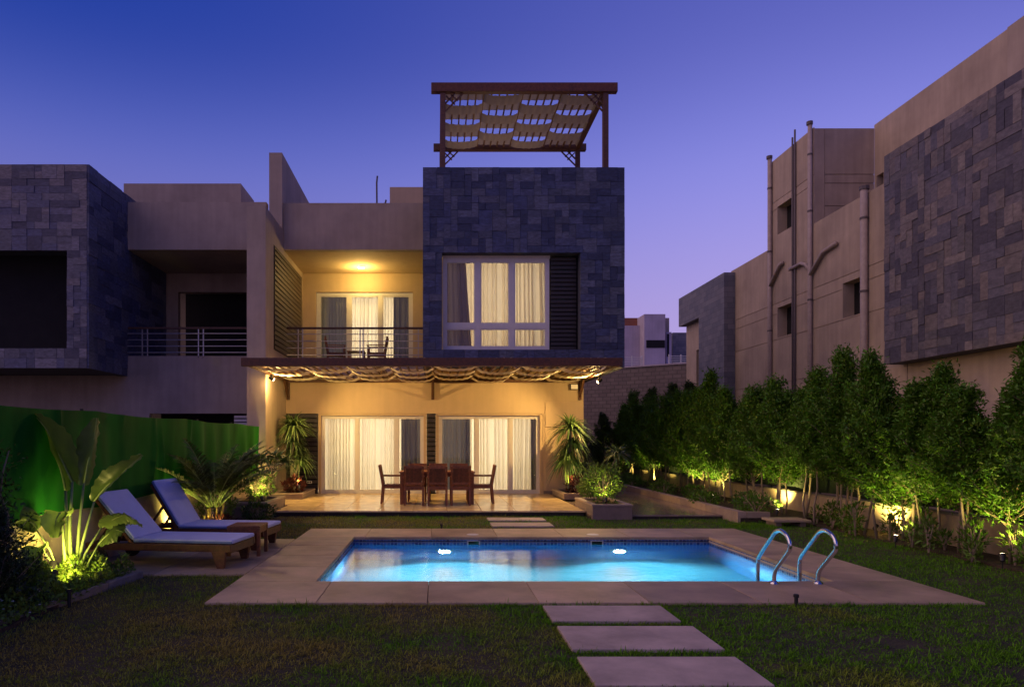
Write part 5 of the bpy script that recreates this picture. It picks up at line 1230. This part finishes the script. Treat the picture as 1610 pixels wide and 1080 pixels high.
# low plants under the hedge and in the right bed
rs = random.Random(9); kk = 0
bedplants = [(rs.uniform(6.62, 7.25), 7.4 + i * .235, rs.uniform(.09, .15), rs.uniform(.22, .62)) for i in range(23)]
for i, (x, y, r, h) in enumerate(bedplants):
    shrub('bed_plant', 'small leafy plant under the hedge, %s from the photo\'s right edge' % ORD[i], (x, y, .03), r, r, h, int(50 + 190 * h), .085, 'leaf_shrub' if i % 3 else 'leaf_hedge', 'small plants under the hedge', .02, 5, 40 + i, .9, .34)
for i in range(13):
    y = 13.25 + i * .95; x = 6.2 + .25 * math.sin(i * 2.1); r = rs.uniform(.24, .36)
    shrub('bed_shrub', 'leafy low shrub behind the path kerb, %s from its front end' % ORD[i], (x, y, .10), r, r * 1.3, rs.uniform(.26, .42), 480, .07, 'leaf_shrub' if i % 2 else 'leaf_hedge', 'low shrubs behind the path kerb', .02, 6, 70 + i)
# agave like plant on the roof terrace
t = thing('terrace_plant', 'small spiky plant behind the roof parapet under the pergola', 'plant', (.55, 17.0, 7.1)); rng = np.random.default_rng(77)
MB().lathe([(.0, 0), (.14, 0), (.19, .36), (.17, .36), (.16, .32), (.0, .32)], 18, (.55, 17.0, 7.1)).build('pot', 'planter', t, smooth=False)
V_, F_ = rosette((0, 0, .36), 40, .62, .045, .15, rng, .9, 1.4); npmesh('foliage', V_, F_, 'leaf_dracaena', t)

# ================================================================== garden lights
def uplight(label, loc, aim, en, col=YEL, size=R(95), glow=True, blend=.7):
    t = thing('garden_spotlight', label, 'garden light', loc, 0, 'garden spotlights'); L = Vector(loc); A = (Vector(aim) - L).normalized(); H = L + Vector((0, 0, .11))
    MB().tube([L - Vector((0, 0, .03)), L + Vector((0, 0, .07))], [.006, .010], 8).build('spike', 'black_plastic', t)
    MB().tube([H - A * .05, H + A * .04], [.026, .036], 14).build('housing', 'black_plastic', t)
    MB().tube([H + A * .0405, H + A * .044], [.030, .028], 14).build('lens', 'lamp_warm', t)
    light('garden_bulb', 'SPOT', H + A * .075, en * 3.2, col, t, aim=tuple(H + A * 2), spot_size=size, spot_blend=blend, shadow_soft_size=.03)
uplight('garden spotlight at the foot of the bird of paradise', (-3.93, 6.98, .17), (-4.10, 7.6, .75), 6.5, YEL, R(130))
uplight('garden spotlight in the left bed turned to the rendered wall', (-3.80, 7.22, .10), (-4.29, 7.30, .40), 5, (1, .88, .12), R(150))
uplight('garden spotlight in the ground cover near the sun lounger', (-3.80, 6.75, .12), (-3.76, 7.4, .30), 7, YEL, R(150))
uplight('garden spotlight behind the sun loungers at the areca palm', (-3.55, 10.95, .03), (-3.85, 11.6, .9), 12)
uplight('garden spotlight beside the areca palm stems, lighting the wall', (-4.02, 10.85, .03), (-4.29, 10.95, .30), 14, YEL, R(140))
uplight('garden spotlight in the left planter', (-3.50, 13.66, .29), (-3.85, 14.6, 1.0), 13)
uplight('garden spotlight behind the left planter lighting the party wall', (-3.98, 15.4, .12), (-4.1, 16.8, 1.2), 22)
uplight('garden spotlight at the left dracaena', (-3.40, 16.82, .30), (-3.8, 17.7, 1.9), 20, YEL, R(75))
uplight('garden spotlight at the right dracaena', (3.22, 16.75, .30), (3.48, 17.8, 1.9), 26, YEL, R(75))
uplight('garden spotlight in the right front planter', (3.36, 13.58, .26), (3.5, 14.5, 1.0), 12)
for i, (x, y, ax, ay, az, en) in enumerate(((6.95, 24.2, 7.3, 24.6, 1.2, 40), (6.85, 21.4, 7.3, 21.8, 1.2, 40), (6.8, 18.0, 7.3, 18.4, 1.1, 36), (7.05, 14.55, 7.5, 14.7, .55, 60), (7.10, 11.05, 7.5, 11.2, .50, 62), (6.75, 8.15, 7.1, 8.7, 1.3, 24), (6.6, 16.3, 7.0, 16.7, 1.5, 32), (6.45, 12.95, 7.0, 13.2, 1.5, 30), (6.55, 9.75, 7.0, 10.1, 1.7, 24))):
    uplight(['garden spotlight at the far end of the hedge', 'garden spotlight second from the far end of the hedge', 'garden spotlight in the hedge beyond the bed kerb end', 'bright garden spotlight lighting the wall behind the stone slab',
             'brightest garden spotlight lighting the right garden wall', 'garden spotlight under the hedge nearest the camera', 'garden spotlight among the shrubs behind the path kerb', 'garden spotlight under the hedge beside the stone slab', 'garden spotlight under the hedge level with the pool end'][i], (x, y, .05 if y < 12.85 else .10), (ax, ay, az), en * .8, YEL, R(115))
# prototypes stay where they were placed; nothing else to clean up
